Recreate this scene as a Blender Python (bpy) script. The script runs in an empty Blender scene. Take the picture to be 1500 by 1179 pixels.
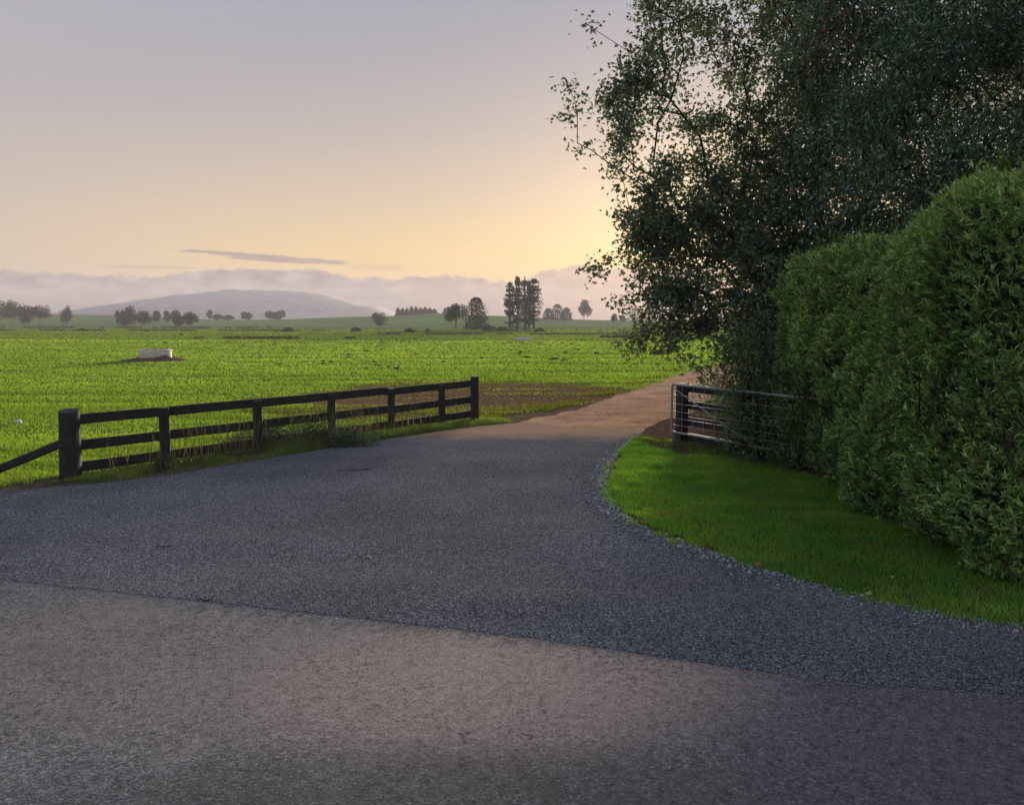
import bpy, math, random
import numpy as np
from mathutils import Vector, Matrix
from mathutils.geometry import tessellate_polygon

random.seed(7)
RNG = np.random.default_rng(11)
S = bpy.context.scene
COL = S.collection
R = math.radians

# ------------------------------------------------------------------ camera, sky, sun, exposure
CAM_H = 2.3
FPX = 1177.0                       # focal length in pixels of the 1500 px wide photograph
PITCH = math.atan((589.5 - 468) / FPX)
EXPOSURE = 1.6
SUN_AZ, SUN_EL = R(13.0), R(4.5)

cd = bpy.data.cameras.new('camera')
cam = bpy.data.objects.new('camera', cd)
COL.objects.link(cam)
cam.location = (0, 0, CAM_H)
cam.rotation_euler = (math.pi / 2 - PITCH, 0, 0)
cd.sensor_width = 36.0
cd.lens = 36.0 * FPX / 1500
cd.clip_start = 0.05
cd.clip_end = 20000
S.camera = cam

S.view_settings.view_transform = 'Standard'
S.view_settings.look = 'None'
S.view_settings.exposure = EXPOSURE
S.view_settings.gamma = 1.0
S.view_settings.use_curve_mapping = False
S.render.engine = 'CYCLES'
cy = S.cycles
cy.max_bounces = 7
cy.diffuse_bounces = 3
cy.glossy_bounces = 2
cy.transmission_bounces = 4
cy.transparent_max_bounces = 8
cy.volume_bounces = 0
cy.use_denoising = True
cy.caustics_reflective = False
cy.caustics_refractive = False
cy.sample_clamp_indirect = 4.0


def lin(r, g, b, k=1.0):
    """display colour (0-255) to linear"""
    o = []
    for c in (r, g, b):
        c /= 255.0
        c = c / 12.92 if c <= 0.04045 else ((c + 0.055) / 1.055) ** 2.4
        o.append(c * k)
    return (o[0], o[1], o[2], 1.0)


class NT:
    """small helper around a node tree"""
    def __init__(self, tree):
        self.t = tree
        tree.nodes.clear()

    def n(self, kind, **kw):
        nd = self.t.nodes.new(kind)
        for k, v in kw.items():
            if k == 'ins':
                for i, val in v.items():
                    if hasattr(val, 'is_output'):
                        self.t.links.new(val, nd.inputs[i])
                    else:
                        nd.inputs[i].default_value = val
            else:
                setattr(nd, k, v)
        return nd

    def m(self, op, a, b=0.0, c=0.0, clamp=False):
        return self.n('ShaderNodeMath', operation=op, use_clamp=clamp, ins={0: a, 1: b, 2: c}).outputs[0]

    def mix(self, f, a, b, mode='MIX'):
        return self.n('ShaderNodeMixRGB', blend_type=mode, ins={0: f, 1: a, 2: b}).outputs[0]

    def ramp(self, f, stops, interp='LINEAR'):
        nd = self.n('ShaderNodeValToRGB', ins={0: f})
        cr = nd.color_ramp
        cr.interpolation = interp
        while len(cr.elements) < len(stops):
            cr.elements.new(0.5)
        for e, (p, c) in zip(cr.elements, stops):
            e.position = p
            e.color = c if hasattr(c, '__len__') else (c, c, c, 1)
        return nd.outputs[0]

    def noise(self, vec, scale, detail=4.0, rough=0.55, dist=0.0):
        return self.n('ShaderNodeTexNoise', ins={'Vector': vec, 'Scale': scale, 'Detail': detail, 'Roughness': rough,
                                                 'Distortion': dist}).outputs[0]

    def maprange(self, v, a, b, c, d, smooth=False):
        nd = self.n('ShaderNodeMapRange', ins={0: v, 1: a, 2: b, 3: c, 4: d})
        if smooth:
            nd.interpolation_type = 'SMOOTHSTEP'
        return nd.outputs[0]

    def link(self, a, b):
        self.t.links.new(a, b)


sun_dir = Vector((math.sin(SUN_AZ) * math.cos(SUN_EL), math.cos(SUN_AZ) * math.cos(SUN_EL), math.sin(SUN_EL)))


def build_world():
    w = bpy.data.worlds.new('World')
    S.world = w
    w.use_nodes = True
    t = NT(w.node_tree)
    K = 1.0 / 2 ** 1.5
    tc = t.n('ShaderNodeTexCoord')
    d = t.n('ShaderNodeVectorMath', operation='NORMALIZE', ins={0: tc.outputs['Generated']}).outputs[0]
    sp = t.n('ShaderNodeSeparateXYZ', ins={0: d})
    el = t.m('MULTIPLY', t.m('ARCSINE', sp.outputs[2]), 180 / math.pi)
    az = t.m('MULTIPLY', t.m('ARCTAN2', sp.outputs[0], sp.outputs[1]), 180 / math.pi)
    # clear sky: horizon glow to grey mauve to blue grey
    f = t.m('DIVIDE', el, 90.0, clamp=True)
    warm = t.ramp(f, [(0.0, lin(240, 204, 146)), (0.05, lin(240, 205, 148)), (0.09, lin(214, 191, 167)),
                      (0.14, lin(188, 176, 173)), (0.195, lin(168, 165, 175)), (0.25, lin(155, 159, 175)),
                      (0.45, lin(166, 174, 194)), (1.0, lin(176, 186, 212))])
    cool = t.ramp(f, [(0.0, lin(202, 184, 172)), (0.08, lin(196, 182, 174)), (0.16, lin(176, 172, 178)),
                      (0.3, lin(174, 180, 198)), (1.0, lin(176, 186, 212))])
    dt = t.n('ShaderNodeVectorMath', operation='DOT_PRODUCT', ins={0: d, 1: tuple(sun_dir)}).outputs['Value']
    side = t.maprange(dt, 0.58, 0.97, 0.0, 1.0, True)
    sky = t.mix(side, cool, warm)
    dtc = t.m('MAXIMUM', dt, 0.0)
    g1 = t.m('MULTIPLY', t.m('POWER', dtc, 45.0), 0.20)
    g2 = t.m('MULTIPLY', t.m('POWER', dtc, 420.0), 0.55)
    sky = t.mix(1.0, sky, t.mix(1.0, (1.0, 0.80, 0.52, 1), g1, 'MULTIPLY'), 'ADD')
    sky = t.mix(1.0, sky, t.mix(1.0, (1.0, 0.86, 0.48, 1), g2, 'MULTIPLY'), 'ADD')
    # low bank of cloud along the horizon and a few thin streaks above it
    cv = t.n('ShaderNodeCombineXYZ', ins={0: t.m('MULTIPLY', az, 0.16), 1: t.m('MULTIPLY', el, 0.42), 2: 0.0}).outputs[0]
    fine = t.noise(cv, 2.1, 8.0, 0.62, 0.25)
    tops = ((-90, 3.2), (-32.5, 3.1), (-27, 2.75), (-23, 2.85), (-20.5, 3.35), (-15, 3.45), (-12, 3.2), (-9, 2.8), (-5.3, 3.1), (-2.4, 2.95), (0.8, 2.55), (1.9, 3.5), (5, 3.7),
            (10, 3.75), (25, 3.3), (90, 3.0))
    top = t.ramp(t.maprange(az, -90, 90, 0, 1), [((a + 90) / 180, e / 6.0) for a, e in tops])
    top = t.m('MULTIPLY', top, 6.0)
    fine2 = t.noise(t.n('ShaderNodeCombineXYZ', ins={0: t.m('MULTIPLY', az, 0.9), 1: t.m('MULTIPLY', el, 1.5)}).outputs[0], 1.0, 7.0, 0.65, 0.3)
    top = t.m('ADD', top, t.m('MULTIPLY', t.m('SUBTRACT', fine, 0.5), 0.9))
    top = t.m('ADD', top, t.m('MULTIPLY', t.m('SUBTRACT', fine2, 0.5), 1.3))
    under = t.m('SUBTRACT', top, el)
    bank = t.maprange(under, -0.04, 0.16, 0.0, 1.0, True)
    body = t.noise(cv, 3.6, 8.0, 0.62, 0.5)
    lit = t.maprange(body, 0.36, 0.64, 0.0, 1.0)
    depth = t.maprange(under, 0.0, 2.6, 0.0, 1.0)
    ccol = t.mix(lit, lin(118, 113, 132), lin(190, 173, 176))
    ccol = t.mix(t.m('MULTIPLY', depth, 0.6), ccol, lin(140, 134, 150))
    rim = t.m('MULTIPLY', t.maprange(under, 0.0, 0.28, 1.0, 0.0, True), 0.35)
    ccol = t.mix(rim, ccol, lin(214, 186, 160))
    ccol = t.mix(1.0, ccol, t.mix(1.0, (1.0, 0.80, 0.62, 1), t.m('MULTIPLY', t.m('POWER', dtc, 60.0), 0.10), 'MULTIPLY'), 'ADD')
    bank = t.m('MULTIPLY', bank, t.maprange(el, -2.0, -0.5, 0.0, 1.0))
    sky = t.mix(bank, sky, ccol)

    def streak(a0, e0, wa, we, tilt, col, k):
        u = t.m('DIVIDE', t.m('SUBTRACT', az, a0), wa)
        e2 = t.m('ADD', t.m('SUBTRACT', el, e0), t.m('MULTIPLY', t.m('SUBTRACT', az, a0), tilt))
        v = t.m('DIVIDE', e2, we)
        rr = t.m('ADD', t.m('MULTIPLY', u, u), t.m('MULTIPLY', v, v))
        nv = t.n('ShaderNodeCombineXYZ', ins={0: t.m('MULTIPLY', az, 0.5), 1: t.m('MULTIPLY', el, 4.5), 2: a0}).outputs[0]
        nn = t.noise(nv, 1.6, 6.0, 0.6)
        v2 = t.m('ADD', rr, t.m('MULTIPLY', t.m('SUBTRACT', nn, 0.5), 2.6))
        return t.m('MULTIPLY', t.maprange(v2, 0.55, 1.0, 1.0, 0.0, True), k), col
    for args in ((-18.4, 4.3, 4.3, 0.15, 0.045, lin(150, 136, 140), 0.85), (-14.2, 3.95, 3.4, 0.22, 0.01, lin(158, 141, 142), 0.85), (-17.0, 4.05, 2.6, 0.18, 0.02, lin(152, 137, 140), 0.8),
                 (-24.0, 3.35, 3.5, 0.12, 0.0, lin(186, 160, 146), 0.55), (-9.2, 3.6, 2.2, 0.22, 0.0, lin(214, 178, 146), 0.6)):
        mk, c = streak(*args)
        sky = t.mix(mk, sky, c)
    nis = t.n('ShaderNodeTexSky', sky_type='NISHITA', sun_disc=False, sun_elevation=SUN_EL, sun_rotation=SUN_AZ,
              air_density=1.0, dust_density=2.0, ozone_density=1.0)
    bg1 = t.n('ShaderNodeBackground', ins={0: sky, 1: K * 0.93})
    bg2 = t.n('ShaderNodeBackground', ins={0: nis.outputs[0], 1: 0.003})
    add = t.n('ShaderNodeAddShader', ins={0: bg1.outputs[0], 1: bg2.outputs[0]})
    out = t.n('ShaderNodeOutputWorld', ins={0: add.outputs[0]})


build_world()

sd = bpy.data.lights.new('sun', 'SUN')
sd.energy = 5.0
sd.angle = R(12)
sd.color = (1.0, 0.84, 0.60)
sun = bpy.data.objects.new('sun', sd)
COL.objects.link(sun)
sun.rotation_euler = (-sun_dir).to_track_quat('-Z', 'Y').to_euler()


# ------------------------------------------------------------------ helpers
def ray(px, py):
    u, v = (px - 750) / FPX, (589.5 - py) / FPX
    return u, math.cos(PITCH) + math.sin(PITCH) * v, -math.sin(PITCH) + math.cos(PITCH) * v


def at(px, py, z=0.0):
    """where the sight line through a photograph pixel meets the height z"""
    u, y, dz = ray(px, py)
    t = (z - CAM_H) / dz
    return t * u, t * y


def pt(px, py, d):
    """the point on that sight line at ground distance d"""
    u, y, dz = ray(px, py)
    t = d / y
    return Vector((t * u, d, CAM_H + t * dz))


def to_px(x, y, z):
    c, s = math.cos(PITCH), math.sin(PITCH)
    zz = z - CAM_H
    f = y * c - zz * s
    v = y * s + zz * c
    return 750 + FPX * x / f, 589.5 - FPX * v / f


def _hash(ix, iy, seed):
    h = (ix * 374761393 + iy * 668265263 + seed * 974711) & 0x7fffffff
    h = ((h ^ (h >> 13)) * 1274126177) & 0x7fffffff
    return ((h ^ (h >> 16)) & 0xffff) / 65535.0


def vnoise(x, y, seed=0):
    x = np.asarray(x, float)
    y = np.asarray(y, float)
    ix, iy = np.floor(x).astype(np.int64), np.floor(y).astype(np.int64)
    fx, fy = x - ix, y - iy
    fx, fy = fx * fx * (3 - 2 * fx), fy * fy * (3 - 2 * fy)
    a, b = _hash(ix, iy, seed), _hash(ix + 1, iy, seed)
    c, d = _hash(ix, iy + 1, seed), _hash(ix + 1, iy + 1, seed)
    return (a * (1 - fx) + b * fx) * (1 - fy) + (c * (1 - fx) + d * fx) * fy


def fbm(x, y, seed=0, o=4):
    s, a, tot = 0, 1.0, 0
    for i in range(o):
        s = s + a * vnoise(np.asarray(x) * 2 ** i, np.asarray(y) * 2 ** i, seed + i * 7)
        tot += a
        a *= 0.5
    return s / tot


def fbm3(p, sc, seed=0):
    p = np.asarray(p) * sc
    return (fbm(p[..., 0] + 3.1, p[..., 1] + 0.7 * p[..., 2], seed, 3) + fbm(p[..., 1] + 9.2, p[..., 2] - 0.6 * p[..., 0], seed + 50, 3)
            + fbm(p[..., 2] + 5.5, p[..., 0] + 0.5 * p[..., 1], seed + 90, 3)) / 3


def inpoly(x, y, poly):
    x = np.asarray(x)
    y = np.asarray(y)
    r = np.zeros(x.shape, bool)
    n = len(poly)
    for i in range(n):
        x0, y0 = poly[i]
        x1, y1 = poly[(i + 1) % n]
        c = (y0 > y) != (y1 > y)
        with np.errstate(divide='ignore', invalid='ignore'):
            r ^= c & (x < (x1 - x0) * (y - y0) / (y1 - y0 + 1e-12) + x0)
    return r


def link(name, me, parent=None, mat=None):
    o = bpy.data.objects.new(name, me)
    COL.objects.link(o)
    if parent is not None:
        o.parent = parent
    if mat is not None and me is not None:
        me.materials.append(mat)
    return o


def npmesh(name, V, F, cols=None, smooth=False):
    V = np.asarray(V, np.float32).reshape(-1, 3)
    F = np.asarray(F, np.int32)
    k = F.shape[1]
    me = bpy.data.meshes.new(name)
    me.vertices.add(len(V))
    me.vertices.foreach_set('co', V.ravel())
    me.loops.add(F.size)
    me.loops.foreach_set('vertex_index', F.ravel())
    me.polygons.add(len(F))
    me.polygons.foreach_set('loop_start', np.arange(0, F.size, k, dtype=np.int32))
    me.polygons.foreach_set('loop_total', np.full(len(F), k, np.int32))
    if smooth:
        me.polygons.foreach_set('use_smooth', np.ones(len(F), bool))
    if cols is not None:
        at_ = me.color_attributes.new('Col', 'FLOAT_COLOR', 'POINT')
        c4 = np.ones((len(V), 4), np.float32)
        c4[:, :3] = np.asarray(cols, np.float32).reshape(-1, 3)
        at_.data.foreach_set('color', c4.ravel())
    me.update(calc_edges=True)
    return me


def pymesh(name, V, F, smooth=False):
    me = bpy.data.meshes.new(name)
    me.from_pydata([tuple(v) for v in V], [], F)
    if smooth:
        for p in me.polygons:
            p.use_smooth = True
    me.update()
    return me


def thing(name, label, cat, loc=(0, 0, 0), rz=0.0, group=None):
    o = bpy.data.objects.new(name, None)
    o.empty_display_size = 0.2
    COL.objects.link(o)
    o.location = loc
    o.rotation_euler = (0, 0, rz)
    o['label'] = label
    o['category'] = cat
    if group:
        o['group'] = group
    return o


def tag(o, label, cat, group=None):
    o['label'] = label
    o['category'] = cat
    if group:
        o['group'] = group
    return o


def kind(o, k, label=None):
    o['kind'] = k
    if label:
        o['label'] = label
    return o


def unit(v):
    return v / np.maximum(np.linalg.norm(v, axis=-1, keepdims=True), 1e-9)


def randdir(n):
    return unit(RNG.normal(size=(n, 3)))


def leaves(pos, dirs, length, width, fold=0.25, up=None):
    """kite leaves: quads from pos along dirs"""
    n = len(pos)
    if up is None:
        up = randdir(n)
    side = unit(np.cross(dirs, up))
    nrm = np.cross(side, dirs)
    L = np.broadcast_to(np.asarray(length, float).reshape(-1, 1), (n, 1))
    W = np.broadcast_to(np.asarray(width, float).reshape(-1, 1), (n, 1))
    mid = pos + dirs * L * 0.45 + nrm * L * 0.06
    V = np.stack([pos, mid + side * W * 0.5 + nrm * W * fold, pos + dirs * L, mid - side * W * 0.5 + nrm * W * fold], 1)
    F = np.arange(n * 4).reshape(n, 4)
    return V.reshape(-1, 3), F


def tubes(P, Q, r0, r1, sides=5):
    """open tapered tubes for many segments at once"""
    P, Q = np.asarray(P, float), np.asarray(Q, float)
    n = len(P)
    d = unit(Q - P)
    ref = np.where(np.abs(d[:, 2:3]) > 0.9, np.array([[1.0, 0, 0]]), np.array([[0, 0, 1.0]]))
    a = unit(np.cross(d, ref))
    b = np.cross(d, a)
    ang = np.arange(sides) * 2 * math.pi / sides
    ring = a[:, None] * np.cos(ang)[None, :, None] + b[:, None] * np.sin(ang)[None, :, None]
    V = np.concatenate([P[:, None] + ring * np.asarray(r0).reshape(-1, 1, 1), Q[:, None] + ring * np.asarray(r1).reshape(-1, 1, 1)], 1)
    i = np.arange(sides)
    j = (i + 1) % sides
    f = np.stack([i, j, j + sides, i + sides], 1)
    F = (f[None] + (np.arange(n) * 2 * sides)[:, None, None]).reshape(-1, 4)
    return V.reshape(-1, 3), F


def bar(V, F, a, b, w, h, up=(0, 0, 1), chamfer=0.012, jitter=0.0):
    """a sawn timber from a to b with chamfered long edges, appended to V, F"""
    a, b = Vector(a), Vector(b)
    d = (b - a).normalized()
    s = d.cross(Vector(up)).normalized()
    u = s.cross(d).normalized()
    c = chamfer
    prof = [(-w / 2 + c, -h / 2), (w / 2 - c, -h / 2), (w / 2, -h / 2 + c), (w / 2, h / 2 - c), (w / 2 - c, h / 2), (-w / 2 + c, h / 2),
            (-w / 2, h / 2 - c), (-w / 2, -h / 2 + c)]
    n = max(2, int((b - a).length / 0.3))
    o = len(V)
    for k in range(n + 1):
        p = a.lerp(b, k / n)
        jx, jz = random.uniform(-jitter, jitter), random.uniform(-jitter, jitter)
        for x, z in prof:
            V.append(p + s * (x + jx) + u * (z + jz))
    for k in range(n):
        for i in range(8):
            j = (i + 1) % 8
            F.append((o + k * 8 + i, o + k * 8 + j, o + k * 8 + 8 + j, o + k * 8 + 8 + i))
    F.append(tuple(o + i for i in range(7, -1, -1)))
    F.append(tuple(o + n * 8 + i for i in range(8)))


def pole(V, F, a, b, r0, r1, sides=14, rough=0.04, rings=6, slant=0.0):
    a, b = Vector(a), Vector(b)
    d = (b - a).normalized()
    ref = Vector((0, 0, 1)) if abs(d.z) < 0.9 else Vector((1, 0, 0))
    s = d.cross(ref).normalized()
    u = d.cross(s)
    o = len(V)
    ph = random.random() * 6
    for k in range(rings + 1):
        t = k / rings
        r = r0 + (r1 - r0) * t
        p = a.lerp(b, t)
        for i in range(sides):
            an = i * 2 * math.pi / sides
            rr = r * (1 + rough * math.sin(an * 3 + ph + t * 2) + rough * 0.6 * random.uniform(-1, 1))
            V.append(p + s * rr * math.cos(an) + u * rr * math.sin(an) + (d * slant * math.cos(an) if k == rings else d * 0))
    for k in range(rings):
        for i in range(sides):
            j = (i + 1) % sides
            F.append((o + k * sides + i, o + k * sides + j, o + (k + 1) * sides + j, o + (k + 1) * sides + i))
    F.append(tuple(o + i for i in range(sides - 1, -1, -1)))
    F.append(tuple(o + rings * sides + i for i in range(sides)))


def dens(pts, step, jit=0.0, freq=2.0, seed=3, closed=True):
    """densify a polyline and roughen it sideways"""
    out = []
    n = len(pts)
    for i in range(n if closed else n - 1):
        a, b = np.array(pts[i]), np.array(pts[(i + 1) % n])
        k = max(1, int(np.linalg.norm(b - a) / step))
        for j in range(k):
            out.append(a + (b - a) * j / k)
    if not closed:
        out.append(np.array(pts[-1]))
    out = np.array(out)
    jx = fbm(out[:, 0] * freq, out[:, 1] * freq, seed) - 0.5
    jy = fbm(out[:, 0] * freq + 40, out[:, 1] * freq + 17, seed) - 0.5
    return out + np.stack([jx, jy], 1) * 2 * jit


def smooth_line(pts, k=8):
    """Catmull-Rom through pts"""
    P = [np.array(p, float) for p in pts]
    P = [2 * P[0] - P[1]] + P + [2 * P[-1] - P[-2]]
    out = []
    for i in range(1, len(P) - 2):
        for j in range(k):
            t = j / k
            out.append(0.5 * ((2 * P[i]) + (-P[i - 1] + P[i + 1]) * t + (2 * P[i - 1] - 5 * P[i] + 4 * P[i + 1] - P[i + 2]) * t * t
                              + (-P[i - 1] + 3 * P[i] - 3 * P[i + 1] + P[i + 2]) * t ** 3))
    out.append(P[-2])
    return [tuple(p) for p in out]


def sheet(name, poly, z, mat, thick=0.03):
    tri = tessellate_polygon([[Vector((p[0], p[1], 0)) for p in poly]])
    n = len(poly)
    V = [(p[0], p[1], z) for p in poly] + [(p[0], p[1], z - thick) for p in poly]
    F = []
    for t in tri:
        a, b, c = (Vector(V[i]) for i in t)
        F.append(tuple(t) if (b - a).cross(c - a).z > 0 else tuple(reversed(t)))
    for i in range(n):
        j = (i + 1) % n
        F.append((i, i + n, j + n, j))
    return link(name, pymesh(name, V, F), None, mat)


# ------------------------------------------------------------------ materials
def mat(name):
    m = bpy.data.materials.new(name)
    m.use_nodes = True
    return m, NT(m.node_tree)


def objco(t):
    return t.n('ShaderNodeTexCoord').outputs['Object']


def finish(t, col, rough=0.9, bump=None, bstr=0.4, bdist=0.01, spec=0.3):
    b = t.n('ShaderNodeBsdfPrincipled')
    for k, v in (('Base Color', col), ('Roughness', rough), ('Specular IOR Level', spec)):
        if hasattr(v, 'is_output'):
            t.link(v, b.inputs[k])
        else:
            b.inputs[k].default_value = v
    if bump is not None:
        bn = t.n('ShaderNodeBump', ins={'Strength': bstr, 'Distance': bdist, 'Height': bump})
        t.link(bn.outputs[0], b.inputs['Normal'])
    t.n('ShaderNodeOutputMaterial', ins={0: b.outputs[0]})
    return b


def leaf_mat(name, trans=0.35, gloss=0.06, rough=0.5, tint=(1.0, 1.0, 0.55, 1)):
    m, t = mat(name)
    c = t.n('ShaderNodeVertexColor', layer_name='Col').outputs[0]
    d = t.n('ShaderNodeBsdfDiffuse', ins={0: c})
    tr = t.n('ShaderNodeBsdfTranslucent', ins={0: t.mix(1.0, c, tint, 'MULTIPLY')})
    mx = t.n('ShaderNodeMixShader', ins={0: trans, 1: d.outputs[0], 2: tr.outputs[0]})
    gl = t.n('ShaderNodeBsdfGlossy', ins={0: (0.8, 0.85, 0.9, 1), 1: rough})
    m2 = t.n('ShaderNodeMixShader', ins={0: gloss, 1: mx.outputs[0], 2: gl.outputs[0]})
    t.n('ShaderNodeOutputMaterial', ins={0: m2.outputs[0]})
    return m


def chip_mat():
    m, t = mat('chip_seal')
    co = objco(t)
    v1 = t.n('ShaderNodeTexVoronoi', ins={'Vector': co, 'Scale': 62.0})
    v2 = t.n('ShaderNodeTexVoronoi', ins={'Vector': co, 'Scale': 105.0})
    s1 = t.n('ShaderNodeSeparateColor', ins={0: v1.outputs['Color']}).outputs[0]
    s2 = t.n('ShaderNodeSeparateColor', ins={0: v2.outputs['Color']}).outputs[1]
    tone = t.m('ADD', t.m('MULTIPLY', s1, 0.6), t.m('MULTIPLY', s2, 0.4))
    chips = t.ramp(tone, [(0.05, (0.046, 0.050, 0.059, 1)), (0.45, (0.128, 0.136, 0.157, 1)), (0.8, (0.22, 0.23, 0.257, 1)),
                          (0.97, (0.40, 0.41, 0.43, 1))])
    gaps = t.maprange(v1.outputs['Distance'], 0.35, 0.75, 1.0, 0.35)
    chips = t.mix(1.0, chips, gaps, 'MULTIPLY')
    big = t.noise(co, 0.35, 5.0, 0.6)
    chips = t.mix(1.0, chips, t.ramp(big, [(0.3, 0.72), (0.7, 1.22)]), 'MULTIPLY')
    mp = t.n('ShaderNodeMapping', ins={0: co, 2: (0, 0, R(-38)), 3: (0.18, 0.8, 1)}).outputs[0]
    dust = t.maprange(t.noise(mp, 1.0, 5.0, 0.62), 0.52, 0.78, 0.0, 0.26)
    chips = t.mix(dust, chips, (0.20, 0.175, 0.145, 1))
    far = t.n('ShaderNodeSeparateXYZ', ins={0: co}).outputs[1]
    chips = t.mix(t.maprange(far, 10.5, 17.0, 0.0, 0.3, True), chips, (0.165, 0.155, 0.165, 1))
    dirt = t.m('ADD', t.maprange(far, 12.6, 16.8, -0.55, 0.75), t.m('MULTIPLY', t.noise(co, 1.3, 7.0, 0.7), 0.7))
    chips = t.mix(t.maprange(dirt, 0.55, 0.95, 0.0, 0.95), chips, (0.36, 0.245, 0.17, 1))
    h = t.m('ADD', t.m('SUBTRACT', 1.0, v1.outputs['Distance']), t.m('MULTIPLY', tone, 0.6))
    finish(t, chips, 0.95, h, 0.5, 0.004, 0.0)
    return m


def road_mat():
    m, t = mat('old_seal')
    co = objco(t)
    v1 = t.n('ShaderNodeTexVoronoi', ins={'Vector': co, 'Scale': 80.0})
    s1 = t.n('ShaderNodeSeparateColor', ins={0: v1.outputs['Color']}).outputs[0]
    base = t.ramp(s1, [(0.1, (0.09, 0.088, 0.101, 1)), (0.6, (0.165, 0.160, 0.178, 1)), (0.95, (0.25, 0.242, 0.255, 1))])
    wn = t.noise(co, 0.55, 5.0, 0.6, 0.4)
    base = t.mix(t.maprange(wn, 0.46, 0.62, 0.0, 0.75), base, (0.205, 0.193, 0.205, 1))
    dk = t.noise(t.n('ShaderNodeMapping', ins={0: co, 1: (4.0, 2.0, 0)}).outputs[0], 0.8, 6.0, 0.65, 0.3)
    base = t.mix(t.maprange(dk, 0.5, 0.68, 0.0, 0.6), base, (0.085, 0.082, 0.09, 1))
    sp = t.n('ShaderNodeSeparateXYZ', ins={0: co})

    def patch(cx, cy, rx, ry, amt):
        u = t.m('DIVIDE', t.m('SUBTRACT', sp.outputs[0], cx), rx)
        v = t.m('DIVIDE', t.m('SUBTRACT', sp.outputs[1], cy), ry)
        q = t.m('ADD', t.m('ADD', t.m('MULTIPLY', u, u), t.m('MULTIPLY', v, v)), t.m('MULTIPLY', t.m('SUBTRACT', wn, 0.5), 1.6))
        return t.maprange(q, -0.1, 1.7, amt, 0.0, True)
    base = t.mix(patch(-0.1, 4.95, 1.7, 0.9, 0.85), base, (0.33, 0.262, 0.24, 1))  # warm pool of light on the road, painted into the seal colour
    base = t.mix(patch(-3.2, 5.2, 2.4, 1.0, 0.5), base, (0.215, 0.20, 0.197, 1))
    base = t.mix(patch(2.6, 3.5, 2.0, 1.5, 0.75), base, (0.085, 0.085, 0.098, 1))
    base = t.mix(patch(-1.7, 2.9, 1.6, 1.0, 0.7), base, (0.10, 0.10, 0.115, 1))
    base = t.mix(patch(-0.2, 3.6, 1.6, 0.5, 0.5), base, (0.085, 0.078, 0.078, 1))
    blot = t.noise(co, 14.0, 8.0, 0.75, 0.3)
    base = t.mix(1.0, base, t.ramp(blot, [(0.30, 0.42), (0.46, 0.9), (0.72, 1.22)]), 'MULTIPLY')
    fine = t.noise(co, 55.0, 4.0, 0.7)
    base = t.mix(1.0, base, t.ramp(fine, [(0.35, 0.62), (0.62, 1.22)]), 'MULTIPLY')
    fl = t.noise(co, 26.0, 3.0, 0.6, 0.8)
    zone = t.maprange(t.noise(co, 1.1, 4.0, 0.6), 0.42, 0.62, 0.0, 1.0)
    base = t.mix(t.m('MULTIPLY', t.maprange(fl, 0.45, 0.37, 0.0, 0.85), zone), base, (0.045, 0.044, 0.048, 1))
    pale = t.maprange(s1, 0.95, 0.98, 0.0, 0.22)
    base = t.mix(pale, base, (0.42, 0.40, 0.39, 1))
    h = t.m('ADD', t.m('MULTIPLY', blot, 1.2), t.m('MULTIPLY', fine, 0.5))
    h = t.m('ADD', h, t.m('MULTIPLY', v1.outputs['Distance'], -0.4))
    finish(t, base, 0.9, h, 0.7, 0.010, 0.03)
    return m


def soil_mat(name, a, b, scale=3.0, bd=0.03, pebble=0.3):
    m, t = mat(name)
    co = objco(t)
    n1 = t.noise(co, scale, 8.0, 0.65)
    n2 = t.noise(co, scale * 9, 5.0, 0.7)
    c = t.mix(t.maprange(n1, 0.33, 0.67, 0.0, 1.0), a, b)
    c = t.mix(1.0, c, t.ramp(n2, [(0.3, 0.6), (0.7, 1.35)]), 'MULTIPLY')
    v = t.n('ShaderNodeTexVoronoi', ins={'Vector': co, 'Scale': 40.0})
    h = t.m('ADD', n1, t.m('ADD', t.m('MULTIPLY', n2, 0.5), t.m('MULTIPLY', v.outputs['Distance'], -pebble)))
    finish(t, c, 0.95, h, 0.8, bd, 0.0)
    return m


def wood_mat(name, a, b, lichen=0.25):
    m, t = mat(name)
    tc = t.n('ShaderNodeTexCoord').outputs['Generated']
    co = objco(t)
    n1 = t.noise(co, 6.0, 6.0, 0.65)
    g = t.noise(t.n('ShaderNodeMapping', ins={0: tc, 3: (3, 3, 3)}).outputs[0], 22.0, 4.0, 0.6, 1.5)
    c = t.mix(t.maprange(n1, 0.35, 0.65, 0, 1), a, b)
    c = t.mix(1.0, c, t.ramp(g, [(0.3, 0.6), (0.7, 1.35)]), 'MULTIPLY')
    ln = t.noise(co, 18.0, 5.0, 0.7)
    c = t.mix(t.m('MULTIPLY', t.maprange(ln, 0.62, 0.72, 0, 1), lichen), c, (0.12, 0.13, 0.10, 1))
    finish(t, c, 0.85, t.m('ADD', g, n1), 0.6, 0.006, 0.25)
    return m


def plain(name, col, rough=0.6, metal=0.0, scale=12.0, var=0.25):
    m, t = mat(name)
    co = objco(t)
    n = t.noise(co, scale, 6.0, 0.65)
    c = t.mix(1.0, col, t.ramp(n, [(0.3, 1 - var), (0.7, 1 + var)]), 'MULTIPLY')
    b = finish(t, c, rough, n, 0.25, 0.004, 0.4)
    b.inputs['Metallic'].default_value = metal
    return m


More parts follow.
